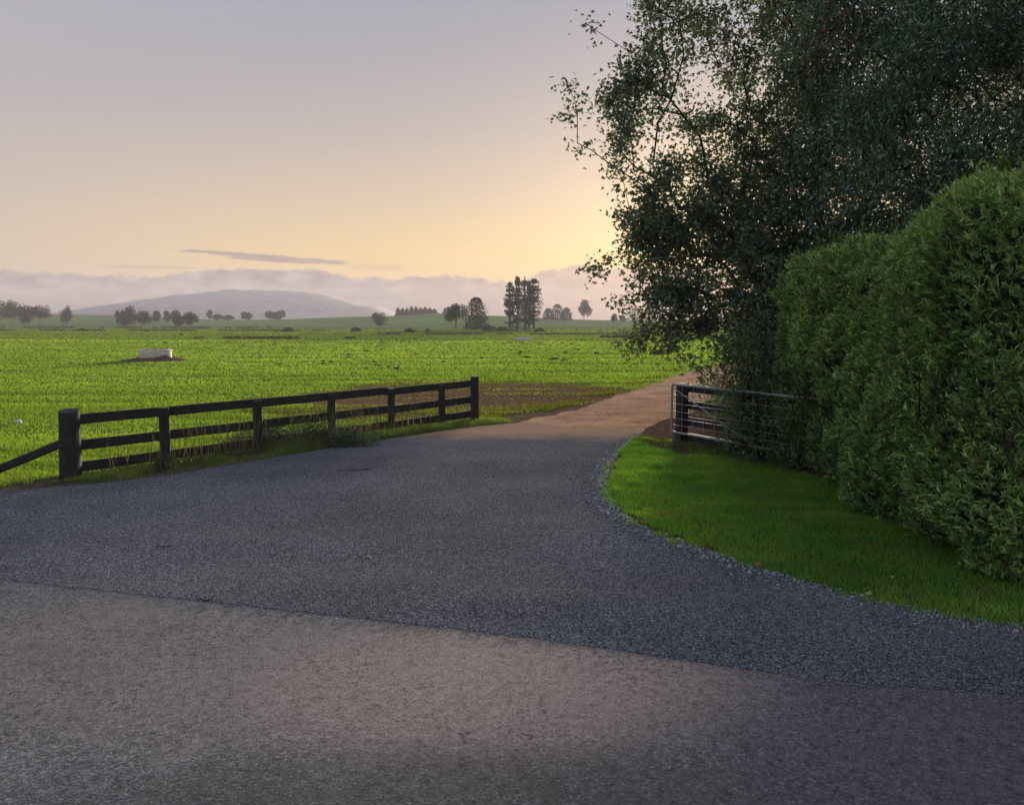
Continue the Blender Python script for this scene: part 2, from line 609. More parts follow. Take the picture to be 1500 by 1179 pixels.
def ground_mat():
    """crop field, bare ground by the track, pasture and rising paddocks beyond"""
    m, t = mat('field_ground')
    co = objco(t)
    sp = t.n('ShaderNodeSeparateXYZ', ins={0: co})
    x, y = sp.outputs[0], sp.outputs[1]
    streak = t.noise(t.n('ShaderNodeMapping', ins={0: co, 2: (0, 0, R(4)), 3: (0.05, 0.5, 1)}).outputs[0], 1.0, 6.0, 0.62)
    nn = t.noise(co, 0.6, 7.0, 0.65)
    fine = t.noise(co, 7.0, 6.0, 0.7)
    soil = t.mix(t.maprange(fine, 0.35, 0.65, 0, 1), (0.085, 0.055, 0.040, 1), (0.19, 0.13, 0.10, 1))
    crop = t.mix(t.maprange(fine, 0.3, 0.7, 0, 1), (0.080, 0.14, 0.018, 1), (0.14, 0.225, 0.028, 1))
    crop = t.mix(t.maprange(streak, 0.5, 0.7, 0.0, 0.45), crop, (0.06, 0.085, 0.018, 1))
    past = t.mix(t.maprange(streak, 0.35, 0.65, 0, 1), (0.085, 0.15, 0.035, 1), (0.125, 0.195, 0.045, 1))
    hill = t.mix(t.maprange(t.noise(co, 0.02, 5.0, 0.6), 0.35, 0.65, 0, 1), (0.10, 0.165, 0.06, 1), (0.14, 0.21, 0.075, 1))
    edge = t.m('ADD', y, t.m('ADD', t.m('MULTIPLY', x, 0.12), t.m('MULTIPLY', nn, 3.0)))
    c = t.mix(t.maprange(edge, 86.0, 89.0, 0, 1), crop, past)
    c = t.mix(t.maprange(y, 190.0, 270.0, 0, 1), c, hill)
    # bare worked soil behind the fence, beside the track
    q = t.m('ADD', t.m('MULTIPLY', nn, 1.1), t.m('MULTIPLY', streak, 0.9))
    u = t.m('DIVIDE', t.m('SUBTRACT', x, -0.6), 7.2)
    v = t.m('DIVIDE', t.m('SUBTRACT', y, 23.0), 7.2)
    rr = t.m('ADD', t.m('MULTIPLY', u, u), t.m('MULTIPLY', v, v))
    bare = t.maprange(t.m('SUBTRACT', t.m('ADD', q, 0.15), rr), 0.25, 0.75, 0.0, 1.0)
    c = t.mix(bare, c, soil)
    near = t.maprange(y, 13.0, 6.0, 0.0, 1.0)
    c = t.mix(near, c, soil)
    b = finish(t, c, 0.95, t.m('ADD', nn, fine), 0.7, 0.05, 0.0)
    return m


M_CHIP = chip_mat()
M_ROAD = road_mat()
M_GROUND = ground_mat()
M_TRACK = soil_mat('clay_track', (0.28, 0.175, 0.115, 1), (0.55, 0.365, 0.25, 1), 1.1, 0.05)
M_MULCH = soil_mat('dark_mulch', (0.06, 0.04, 0.034, 1), (0.16, 0.105, 0.085, 1), 6.0, 0.05)
M_LAWNSOIL = soil_mat('lawn_soil', (0.020, 0.034, 0.010, 1), (0.034, 0.052, 0.013, 1), 5.0, 0.03)
M_VERGE = soil_mat('verge_soil', (0.05, 0.045, 0.025, 1), (0.11, 0.09, 0.06, 1), 4.0, 0.04)
M_TIMBER = wood_mat('dark_timber', (0.018, 0.020, 0.021, 1), (0.038, 0.040, 0.041, 1))
M_POST = wood_mat('grey_post', (0.10, 0.095, 0.085, 1), (0.17, 0.16, 0.14, 1))
M_BARK = wood_mat('bark', (0.022, 0.019, 0.016, 1), (0.05, 0.042, 0.034, 1), 0.3)
M_GALV = plain('galvanised', (0.27, 0.28, 0.28, 1), 0.6, 0.15, 9.0, 0.2)
M_CONC = plain('pale_concrete', (0.62, 0.59, 0.56, 1), 0.85, 0.0, 4.0, 0.18)
M_WATER = plain('trough_water', (0.04, 0.05, 0.05, 1), 0.05, 0.0, 3.0, 0.1)
M_CLOD = soil_mat('clod_soil', (0.018, 0.018, 0.012, 1), (0.040, 0.034, 0.022, 1), 9.0, 0.02)
M_STONE = plain('blue_stone', (0.30, 0.32, 0.36, 1), 0.8, 0.0, 25.0, 0.4)
M_GRASS = leaf_mat('grass_blade', 0.55, 0.0, 0.5, (1.0, 1.0, 0.4, 1))
M_LAWN = leaf_mat('lawn_blade', 0.35, 0.02, 0.5, (1.0, 1.0, 0.4, 1))
M_HEDGE = leaf_mat('hedge_leaf', 0.22, 0.045, 0.45, (1.0, 1.0, 0.4, 1))
M_TREE = leaf_mat('tree_leaf', 0.20, 0.06, 0.45, (1.0, 0.95, 0.4, 1))
M_FAR = leaf_mat('far_leaf', 0.15, 0.0, 0.5)
M_CORE = plain('hedge_shade_core', (0.018, 0.030, 0.012, 1), 0.95, 0.0, 10.0, 0.5)
M_DEAD = leaf_mat('dry_leaf', 0.3, 0.02, 0.5, (1, 0.95, 0.85, 1))
M_FLOWER = plain('white_petal', (0.75, 0.75, 0.70, 1), 0.8, 0, 30, 0.05)

# ------------------------------------------------------------------ terrain
SKY_PX = np.array([-3000, -400, 0, 110, 200, 260, 330, 420, 520, 580, 640, 700, 760, 830, 930, 1100, 1500, 4000.])
SKY_Y = np.array([464, 461, 461, 460.5, 463, 466, 469, 468, 464, 463, 459, 462, 464, 468, 470, 470, 468, 467.])
RIDGE_D = 430.0


def terr(x, y):
    x = np.asarray(x, float)
    y = np.asarray(y, float)
    d = np.maximum(y, 1.0)
    px = 750 + FPX * x / d
    zr = CAM_H + (468 - np.interp(px, SKY_PX, SKY_Y)) / FPX * RIDGE_D
    s = np.clip((y - 262) / (RIDGE_D - 262), 0, 1)
    s = s * s * (3 - 2 * s)
    f = np.clip((y - RIDGE_D) / 500, 0, 1)
    f = 1 - f * f * (3 - 2 * f)
    z = zr * s * f
    amp = np.clip((y - 60) / 60, 0, 1) * 0.10 + np.clip((y - 170) / 100, 0, 1) * 0.35 * f
    return z + amp * (fbm(x * 0.03, y * 0.03, 21) - 0.5)


def build_ground():
    rr = np.concatenate([[0.4], np.geomspace(1.0, 1340, 150)])
    aa = np.concatenate([np.linspace(-60, 60, 300), np.linspace(63, 297, 60)])
    A, Rr = np.meshgrid(np.radians(aa), rr)
    X, Y = Rr * np.sin(A), Rr * np.cos(A)
    Z = np.where(Y > 60, terr(X, np.maximum(Y, 1)), 0.0)
    n, m_ = X.shape
    V = np.stack([X, Y, Z], -1).reshape(-1, 3)
    i, j = np.meshgrid(np.arange(n - 1), np.arange(m_), indexing='ij')
    j2 = (j + 1) % m_
    F = np.stack([i * m_ + j, i * m_ + j2, (i + 1) * m_ + j2, (i + 1) * m_ + j], -1).reshape(-1, 4)
    F = F[:, ::-1]
    me = npmesh('ground', V, F, None, True)
    o = link('ground', me, None, M_GROUND)
    kind(o, 'structure', 'flat green farm field rising to low paddocks at the skyline')
    # far mountain under the cloud, haze painted in as a pale blue colour
    d0 = 1120.0
    px = np.linspace(60, 640, 120)
    prof = np.interp(px, [60, 110, 170, 230, 290, 340, 400, 460, 500, 540, 580, 640],
                     [474, 462, 450, 440, 432, 427, 426, 429, 436, 446, 457, 474])
    hh = (468 - prof) / FPX * d0 + CAM_H
    hh += (fbm(px * 0.05, px * 0, 5) - 0.5) * 7
    V = []
    rows = 14
    for k in range(rows):
        t = k / (rows - 1)
        y = d0 - 160 + 280 * t
        w = math.sin(math.pi * min(max((t * 1.05), 0), 1)) ** 0.8 if t < 1 else 0
        for p, h in zip(px, hh):
            x = (p - 750) / FPX * d0
            V.append((x, y, -2 + (h + 2) * w + (float(vnoise(x * 0.02, y * 0.02, 3)) - 0.5) * 2 * (w < 0.98)))
    m_ = len(px)
    F = [(a * m_ + b, a * m_ + b + 1, (a + 1) * m_ + b + 1, (a + 1) * m_ + b) for a in range(rows - 1) for b in range(m_ - 1)]
    o = link('mountain', pymesh('mountain', V, F, True), None, plain('hazed_mountain', (0.27, 0.27, 0.31, 1), 0.95, 0, 0.05, 0.3))
    kind(o, 'structure', 'faint blue mountain fading into the cloud bank')


build_ground()

# ------------------------------------------------------------------ road, driveway, track, verges
apron_left = smooth_line([(-400, 742), (-150, 728), (0, 719), (100, 713), (250, 696), (400, 671), (560, 645), (690, 626), (770, 619)])
apron_right = smooth_line([(945, 631), (918, 652), (893, 678), (884, 708), (898, 742), (945, 776), (1010, 801), (1100, 831), (1200, 860),
                           (1300, 885), (1400, 905), (1500, 919), (1700, 945), (2100, 985)])
seam = smooth_line([(2300, 1080), (1500, 1020), (1250, 1001), (1000, 968), (850, 946), (600, 914), (300, 882), (0, 849), (-500, 800)])
AL = [at(*p) for p in apron_left]
AR = [at(*p) for p in apron_right]
SE = [at(*p) for p in seam]
TOP = [at(*p) for p in ((770, 619), (815, 624), (850, 628), (900, 626), (945, 631))]
APRON = np.concatenate([dens(AL, 0.12, 0.05, 5.0, 3, False), dens(TOP, 0.1, 0.3, 2.0, 4, False), dens(AR, 0.06, 0.035, 7.0, 5, False),
                        dens(SE, 0.04, 0.022, 9.0, 6, False)])
apron = sheet('driveway', [tuple(p) for p in APRON], 0.010, M_CHIP, 0.02)
kind(apron, 'structure', 'dark chip seal driveway apron flaring from the gateway')
ROADP = [(-40, 8.0)] + [at(p[0], p[1] - 14) for p in seam[::-1]][4:-4] + [(40, 2.6), (40, -12), (-40, -12)]
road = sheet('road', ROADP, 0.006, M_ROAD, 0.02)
kind(road, 'structure', 'old worn road seal in front of the driveway')
TR_L = [at(*p) for p in smooth_line([(690, 628), (770, 617), (830, 604), (880, 588), (940, 568), (985, 552), (1030, 540), (1100, 528), (1200, 519)])]
TR_R = [at(*p) for p in smooth_line([(1330, 524), (1180, 545), (1090, 560), (1040, 585), (1000, 612), (960, 640), (940, 648)])]
TRK = np.concatenate([dens(TR_L, 0.15, 0.22, 1.5, 8, False), dens(TR_R, 0.15, 0.2, 1.5, 9, False), dens([TR_R[-1], at(850, 640), TR_L[0]], 0.3, 0, 1, 1, False)])
track = sheet('clay_track', [tuple(p) for p in TRK], 0.006, M_TRACK, 0.02)
kind(track, 'structure', 'bare tan clay track running from the driveway past the gate')
MUL_PX = [(930, 640), (955, 622), (990, 612), (1060, 590), (1200, 560), (1420, 600), (1300, 720), (1190, 700), (1120, 684), (1060, 672), (1000, 668), (955, 656)]
MUL = dens([at(*p) for p in MUL_PX], 0.15, 0.15, 2.0, 13)
mulch = sheet('bare_soil', [tuple(p) for p in MUL], 0.018, M_MULCH, 0.02)
kind(mulch, 'structure', 'dark leaf littered soil under the gate')
LAWN_PX = apron_right[:] + [(2500, 900), (1800, 700), (1300, 660), (1120, 650), (1040, 650), (960, 646)]
LAWN = dens([at(*p) for p in LAWN_PX], 0.12, 0.04, 4.0, 15)
lawn = sheet('lawn', [tuple(p) for p in LAWN], 0.012, M_LAWNSOIL, 0.02)
kind(lawn, 'structure', 'mown lawn strip between driveway and hedge')
ED = np.array(AR[12:52])
wd_ = np.maximum(0.0, 0.42 * fbm(np.arange(40) * 0.45, np.zeros(40), 8) - 0.13)
tn_ = unit(np.gradient(ED, axis=0))
sg_ = np.stack([-tn_[:, 1], tn_[:, 0]], 1)
edge_soil = sheet('edge_soil', [tuple(p) for p in np.concatenate([ED - sg_ * 0.01, (ED + sg_ * wd_[:, None])[::-1]])], 0.016, None, 0.01)
EDP = [tuple(p) for p in np.concatenate([ED - sg_ * 0.01, (ED + sg_ * wd_[:, None])[::-1]])]
edge_soil.data.materials.append(M_VERGE)
kind(edge_soil, 'structure', 'strip of bare tan soil between the edge stones and the lawn')
VER_PX = apron_left[:] + [(700, 606), (560, 630), (380, 655), (100, 690), (0, 688), (-250, 700)]
VER = dens([at(*p) for p in VER_PX], 0.2, 0.1, 2.0, 16)
verge = sheet('verge', [tuple(p) for p in VER], 0.003, M_VERGE, 0.02)
kind(verge, 'structure', 'weedy strip of bare ground along the foot of the fence')


# ------------------------------------------------------------------ grass
def blades(x, y, h, w, lean, cols, zb=None):
    n = len(x)
    a = RNG.uniform(0, 2 * math.pi, n)
    # blade faces turned mostly across the view so each shows its width
    fx, fy = np.cos(a * 0.3), np.sin(a * 0.3)
    z0 = np.zeros(n) if zb is None else zb
    b = RNG.uniform(0, 2 * math.pi, n)
    lx, ly = np.cos(b) * lean * h, np.sin(b) * lean * h
    V = np.stack([np.stack([x - fx * w / 2, y - fy * w / 2, z0 - 0.004], 1), np.stack([x + fx * w / 2, y + fy * w / 2, z0 - 0.004], 1),
                  np.stack([x + lx, y + ly, z0 + h], 1)], 1).reshape(-1, 3)
    F = np.arange(3 * n).reshape(n, 3)
    C = np.repeat(cols, 3, axis=0)
    return V, F, C


def stuff(name, label, parts, material):
    V, F, C, o = [], [], [], 0
    for v, f, c in parts:
        V.append(v)
        F.append(f + o)
        C.append(c)
        o += len(v)
    ob = link(name, npmesh(name, np.concatenate(V), np.concatenate(F), np.concatenate(C)), None, material)
    return kind(ob, 'stuff', label)


def colmix(a, b, t):
    t = np.clip(np.asarray(t), 0, 1)[:, None]
    return np.asarray(a)[None] * (1 - t) + np.asarray(b)[None] * t


APR = [tuple(p) for p in APRON[::3]]
TRP = [tuple(p) for p in TRK[::3]]
LAP = [tuple(p) for p in LAWN]
FA, FB = np.array((-6.45, 11.6)), np.array((-0.85, 18.2))       # fence line


def field_grass():
    n = 620000
    px = RNG.uniform(-120, 1560, n)
    py = 474 + (RNG.random(n) ** 1.25) * 245
    u = (px - 750) / FPX
    v = (589.5 - py) / FPX
    dy = math.cos(PITCH) + math.sin(PITCH) * v
    dz = -math.sin(PITCH) + math.cos(PITCH) * v
    tt = -CAM_H / dz
    x, y = tt * u, tt * dy
    ok = (y > 8) & (y < 190)
    # only behind the fence line and left of the track
    sgn = (FB[0] - FA[0]) * (y - FA[1]) - (FB[1] - FA[1]) * (x - FA[0])
    ok &= sgn > 0.12 * 8.6
    ok &= ~inpoly(x, y, APR) & ~inpoly(x, y, TRP) & ~inpoly(x, y, LAP)
    # thinner where the soil shows
    u2, v2 = (x + 0.6) / 7.2, (y - 23.0) / 7.2
    bare = np.clip((fbm(x * 0.5, y * 0.9, 31) * 1.7 + 0.12) - (u2 * u2 + v2 * v2), 0, 1) * 2.6
    rows = fbm(x * 0.10 + y * 0.01, y * 0.9, 41)
    strk = fbm(x * 0.35 + 3, y * 1.6 - x * 0.2, 36)
    bare = np.clip(bare, 0, 1) * np.clip((0.66 - strk) * 6, 0.25, 1)
    stub = RNG.random(n) < bare
    ok &= ~(stub & (RNG.random(n) < 0.45))
    ok &= RNG.random(n) < np.clip(0.5 + (rows - 0.30) * 1.8, 0.35, 1)
    x, y, rows, stub, bare = x[ok], y[ok], rows[ok], stub[ok], bare[ok]
    n = len(x)
    past = np.clip((y + 0.12 * x + 1.5 - 87) / 2, 0, 1)
    h = (0.032 + 0.034 * RNG.random(n)) * (0.7 + 0.9 * np.clip((rows - 0.3) * 2, 0, 1)) * (1 - 0.15 * past)
    h = h * (1 + np.clip((y - 40) / 120, 0, 0.8))
    w = np.maximum(0.009, 1.15 * y * np.interp(y, [8, 30, 60], [0.0012, 0.0016, 0.0026])) * RNG.uniform(0.7, 1.3, n)
    tone = np.clip(0.5 + (fbm(x * 0.25, y * 0.4, 61) - 0.5) * 1.6 + RNG.normal(0, 0.18, n), 0, 1)
    c = colmix((0.165, 0.275, 0.045), (0.275, 0.41, 0.075), tone)
    cp = colmix((0.105, 0.18, 0.024), (0.16, 0.24, 0.036), tone)
    c = c * (1 - past[:, None]) + cp * past[:, None]
    dry = RNG.random(n) < 0.05
    c[dry] = (0.17, 0.15, 0.06)
    thin = (bare > 0.15) & ~stub
    c[thin] = c[thin] * np.array((0.75, 0.62, 0.8))
    c[stub] = colmix((0.07, 0.045, 0.034), (0.20, 0.145, 0.105), RNG.random(stub.sum()))
    h[stub] *= 0.45
    w[stub] *= 1.5
    h[thin] *= 0.8
    V, F, C = blades(x, y, h, w, 0.55, c, np.where(y > 60, terr(x, y), 0.0))
    stuff('crop_grass', 'short bright green grass growing over the field', [(V, F, C)], M_GRASS)


field_grass()


def lawn_grass():
    n = 400000
    lo, hi = LAWN.min(0), LAWN.max(0)
    x = RNG.uniform(1.0, 6.2, n)
    y = RNG.uniform(5.0, 15.5, n)
    e = (fbm(x * 4, y * 4, 71) - 0.5) * 0.2
    e2 = (fbm(x * 5, y * 5, 79) - 0.38) * 0.22
    ok = inpoly(x + np.maximum(e2, 0), y + np.maximum(e2, 0), LAP) & ~inpoly(x + e2, y + e2, APR)
    ok &= ~(inpoly(x, y, [tuple(p) for p in MUL]) & (RNG.random(n) > 0.05 + 0.5 * (fbm(x * 2.5, y * 2.5, 78) > 0.6)))
    ok &= ~(inpoly(x, y, EDP) & (RNG.random(n) > 0.12))
    x, y = x[ok], y[ok]
    n = len(x)
    t = np.clip(fbm(x * 1.3, y * 1.3, 72) * 1.2 - 0.3 + (fbm(x * 1.2, y * 6, 75) - 0.4) * 0.8 + RNG.normal(0, 0.18, n), 0, 1)
    c = colmix((0.10, 0.29, 0.038), (0.29, 0.50, 0.075), t)
    dry = (RNG.random(n) < 0.05) | ((fbm(x * 3, y * 3, 77) > 0.66) & (RNG.random(n) < 0.35))
    c[dry] = colmix((0.24, 0.22, 0.09), (0.30, 0.30, 0.10), RNG.random(dry.sum()))
    h = 0.024 + 0.022 * RNG.random(n) + 0.05 * np.clip(fbm(x * 3.5, y * 3.5, 73) - 0.55, 0, 1) * 4 * RNG.random(n)
    V, F, C = blades(x, y, h, 0.0065 * RNG.uniform(0.7, 1.3, n), 0.7, c, np.full(n, 0.012))
    stuff('lawn_grass', 'short dark green mown grass beside the driveway', [(V, F, C)], M_LAWN)


lawn_grass()


def fence_weeds():
    """rough grass, broad weeds and seed stalks along the foot of the fence"""
    P = []
    n = 60000
    s = RNG.uniform(-0.35, 1.06, n)
    off = RNG.normal(0, 0.20, n) - 0.36
    d = (FB - FA) / np.linalg.norm(FB - FA)
    nrm = np.array((-d[1], d[0]))
    x = FA[0] + (FB - FA)[0] * s + nrm[0] * off
    y = FA[1] + (FB - FA)[1] * s + nrm[1] * off
    ok = ~inpoly(x, y, APR)
    gap = fbm(x * 1.4, y * 1.4, 81)
    ok &= gap > 0.36 + 0.16 * ((s < 0.12) & (s > -0.3))
    x, y, s, gap = x[ok], y[ok], s[ok], gap[ok]
    n = len(x)
    t = np.clip(fbm(x * 2, y * 2, 82) * 1.3 - 0.2 + RNG.normal(0, 0.2, n), 0, 1)
    c = colmix((0.11, 0.19, 0.055), (0.23, 0.32, 0.10), t)
    br = RNG.random(n) < 0.16
    c[br] = (0.20, 0.15, 0.09)
    h = (0.04 + 0.10 * RNG.random(n) ** 2) * (0.6 + 1.1 * np.clip((gap - 0.35) * 3, 0, 1)) * np.interp(s, [-0.3, 0.2, 0.4, 0.7, 1.0], [0.55, 0.6, 1.3, 0.9, 0.5])
    P.append(blades(x, y, h, 0.011 * RNG.uniform(0.6, 1.4, n), 0.6, c))
    # tall thin dry stalks
    k = 420
    s = np.concatenate([RNG.normal(0.28, 0.06, k // 3), RNG.normal(0.58, 0.06, k // 3), RNG.uniform(0.05, 0.9, k - 2 * (k // 3))])
    off = RNG.normal(-0.22, 0.14, k)
    x = FA[0] + (FB - FA)[0] * s + nrm[0] * off
    y = FA[1] + (FB - FA)[1] * s + nrm[1] * off
    ok = ~inpoly(x, y, APR)
    x, y = x[ok], y[ok]
    k = len(x)
    P.append(blades(x, y, RNG.uniform(0.35, 0.85, k), np.full(k, 0.010), 0.22, np.tile((0.15, 0.125, 0.08), (k, 1))))
    # low strip of pale grass on the track side of the soil patch
    n = 15000
    px = RNG.uniform(690, 1000, n)
    k2 = np.interp(px, [690, 770, 880, 985, 1030], [621, 612, 583, 547, 536])
    py = k2 - np.abs(RNG.normal(0, 1, n)) * np.interp(px, [690, 1000], [9, 4])
    xy = np.array([at(a, b) for a, b in zip(px, py)])
    x, y = xy[:, 0], xy[:, 1]
    ok = ~inpoly(x, y, TRP) & (fbm(x * 1.5, y * 1.5, 85) > 0.45)
    x, y = x[ok], y[ok]
    n = len(x)
    c = colmix((0.08, 0.10, 0.015), (0.16, 0.17, 0.025), RNG.random(n))
    P.append(blades(x, y, 0.02 + 0.05 * RNG.random(n) ** 2, y * 0.0009, 0.6, c))
    stuff('weeds', 'rough weeds and dry stalks along the foot of the dark rail fence', P, M_GRASS)
    # ragged grass lapping the soil under the gate
    n = 5000
    c0 = np.array([at(*p) for p in ((935, 642), (990, 658), (1080, 668), (1200, 690), (1290, 730))])
    i = RNG.integers(0, 4, n)
    f = RNG.random(n)[:, None]
    p = c0[i] * (1 - f) + c0[i + 1] * f + RNG.normal(0, 0.22, (n, 2))
    ok = ~inpoly(p[:, 0], p[:, 1], APR)
    p = p[ok]
    n = len(p)
    c = colmix((0.03, 0.06, 0.012), (0.09, 0.11, 0.03), RNG.random(n))
    stuff('rough_grass', 'ragged grass at the edge of the dark soil under the gate',
          [blades(p[:, 0], p[:, 1], 0.03 + 0.09 * RNG.random(n) ** 2, np.full(n, 0.009), 0.7, c, np.full(n, 0.012))], M_LAWN)


fence_weeds()


# ------------------------------------------------------------------ stones
def rock_mesh(name, seed, sub=1, flat=0.7, rough=0.28):
    import bmesh
    bm = bmesh.new()
    bmesh.ops.create_icosphere(bm, subdivisions=sub, radius=1.0)
    rs = random.Random(seed)
    ax = [rs.uniform(0.75, 1.25), rs.uniform(0.7, 1.1), flat * rs.uniform(0.8, 1.2)]
    for v in bm.verts:
        k = 1 + rs.uniform(-rough, rough)
        v.co = Vector((v.co.x * ax[0] * k, v.co.y * ax[1] * k, v.co.z * ax[2] * k))
    me = bpy.data.meshes.new(name)
    bm.to_mesh(me)
    bm.free()
    return me


def gravel():
    base = rock_mesh('gravel_proto', 3)
    v0 = np.array([v.co for v in base.vertices])
    f0 = np.array([p.vertices[:] for p in base.polygons])
    bpy.data.meshes.remove(base)
    path = np.array(dens(AR[2:104], 0.02, 0, 1, 1, False))
    tan = unit(np.gradient(path, axis=0))
    nr = np.stack([tan[:, 1], -tan[:, 0]], 1)           # towards the seal side
    n = 7500
    i = RNG.integers(0, len(path), n)
    wid = np.interp(i / len(path), [0, 0.1, 0.2, 0.45, 1], [0.08, 0.30, 0.36, 0.32, 0.28])
    off = np.minimum(RNG.exponential(0.38, n), 2.2) * wid - 0.07 * RNG.random(n)
    p = path[i] + nr[i] * off[:, None]
    # is the offset on the seal? flip if not
    test = path[60] + nr[60] * 0.2
    if not inpoly(np.array([test[0]]), np.array([test[1]]), APR)[0]:
        p = path[i] - nr[i] * off[:, None]
    r = 0.005 + 0.011 * RNG.random(n) ** 1.5
    # loose chips over the rest of the apron
    m_ = 1500
    sm = np.array(dens(SE, 0.02, 0, 1, 1, False))
    k_ = RNG.integers(0, len(sm), 2600)
    q2 = sm[k_] + np.stack([RNG.normal(0, 0.05, 2600), RNG.normal(-0.02, 0.07, 2600)], 1)
    p = np.concatenate([p, q2])
    r = np.concatenate([r, RNG.uniform(0.003, 0.007, len(q2))])
    q = np.stack([RNG.uniform(-7, 5.5, m_), RNG.uniform(4.2, 14, m_)], 1)
    ok = inpoly(q[:, 0], q[:, 1], APR)
    q = q[ok]
    p = np.concatenate([p, q])
    r = np.concatenate([r, RNG.uniform(0.003, 0.007, len(q))])
    n = len(p)
    a = RNG.uniform(0, 6.28, n)
    ca, sa = np.cos(a), np.sin(a)
    sc = RNG.uniform(0.7, 1.3, (n, 1, 3))
    vv = v0[None] * sc * r[:, None, None]
    X = vv[..., 0] * ca[:, None] - vv[..., 1] * sa[:, None] + p[:, 0:1]
    Y = vv[..., 0] * sa[:, None] + vv[..., 1] * ca[:, None] + p[:, 1:2]
    Z = vv[..., 2] + 0.010 + r[:, None] * 0.35
    V = np.stack([X, Y, Z], -1).reshape(-1, 3)
    F = (f0[None] + (np.arange(n) * len(v0))[:, None, None]).reshape(-1, 3)
    t = RNG.random(n)
    C = np.repeat(colmix((0.12, 0.13, 0.155), (0.36, 0.38, 0.43), t ** 1.4), len(v0), axis=0)
    m, nt = mat('gravel_stone')
    c = nt.n('ShaderNodeVertexColor', layer_name='Col').outputs[0]
    nz = nt.noise(objco(nt), 60.0, 4.0)
    finish(nt, nt.mix(1.0, c, nt.ramp(nz, [(0.3, 0.7), (0.7, 1.2)]), 'MULTIPLY'), 0.8, nz, 0.3, 0.003, 0.3)
    o = link('gravel', npmesh('gravel', V, F, C), None, m)
    kind(o, 'stuff', 'loose blue grey gravel along the driveway edge')
    # the larger stones, one by one
    protos = []
    for k in range(5):
        me = rock_mesh('stone', 30 + k)
        me.materials.append(M_STONE)
        protos.append(me)
    for k in range(70):
        j = int(random.uniform(0.18, 0.98) * (len(path) - 1))
        o_ = random.uniform(-0.07, 0.2)
        c_ = path[j] + nr[j] * o_ * (1 if inpoly(np.array([test[0]]), np.array([test[1]]), APR)[0] else -1)
        r_ = random.uniform(0.016, 0.028)
        ob = link('stone', protos[k % 5])
        ob.location = (c_[0], c_[1], 0.014 + r_ * 0.3)
        ob.scale = (r_, r_, r_)
        ob.rotation_euler = (0, 0, random.uniform(0, 6))
        tag(ob, 'blue grey stone lying loose where the driveway meets the lawn', 'stone', 'larger stones along the driveway edge')


gravel()


# ------------------------------------------------------------------ dark post and rail fence
def wooden(name, V, F, parent, m=M_TIMBER):
    return link(name, pymesh(name, V, F), parent, m)


def main_fence():
    t = thing('rail_fence', 'dark stained three rail timber fence between the field and the driveway', 'fence', (FA[0], FA[1], 0))
    inv = Matrix.Translation((-FA[0], -FA[1], 0))
    L = np.linalg.norm(FB - FA)
    d = (FB - FA) / L
    back = np.array((-d[1], d[0]))           # field side
    ts = [0.0, 0.163, 0.3576, 0.54, 0.712, 0.88, 1.0]
    for i, s in enumerate(ts):
        p = FA + (FB - FA) * s
        V, F = [], []
        q = (p[0] - FA[0], p[1] - FA[1])
        if i == 0:
            pole(V, F, (q[0] - 0.02, q[1], -0.25), (q[0] + 0.01, q[1], 0.985), 0.152, 0.140, 16, 0.03, 6, 0.02)
        elif i == len(ts) - 1:
            bar(V, F, (q[0], q[1], -0.25), (q[0], q[1], 1.02), 0.15, 0.15, (d[0], d[1], 0), 0.02, 0.004)
        else:
            bar(V, F, (q[0], q[1], -0.2), (q[0] + random.uniform(-.01, .01), q[1], 0.895 + random.uniform(-.01, .02)), 0.145, 0.105, (back[0], back[1], 0), 0.02, 0.004)
        wooden('post', V, F, t)
    spans = [(0.0, 0.3576), (0.3576, 0.712), (0.712, 1.0)]
    for z in (0.825, 0.455, 0.125):
        for a, b in spans:
            pa = FA + (FB - FA) * (a + 0.0015) + back * 0.098 - FA
            pb = FA + (FB - FA) * (b - 0.0015) + back * 0.098 - FA
            dz = random.uniform(-0.008, 0.008)
            V, F = [], []
            up = (0, 0, 1)
            bar(V, F, (pa[0], pa[1], z + dz + 0.012 * a), (pb[0], pb[1], z + dz + 0.03 * b), 0.045, 0.15, up, 0.006, 0.003)
            wooden('rail', V, F, t)
    V, F = [], []
    bar(V, F, (-0.13, 0.0, 0.50), (-1.62, 0.12, -0.10), 0.10, 0.12, (0, 0, 1), 0.02, 0.004)
    wooden('brace', V, F, t)


main_fence()

GA, GB = np.array((2.99, 14.95)), np.array((4.72, 11.9))          # gate line, open end to hinge


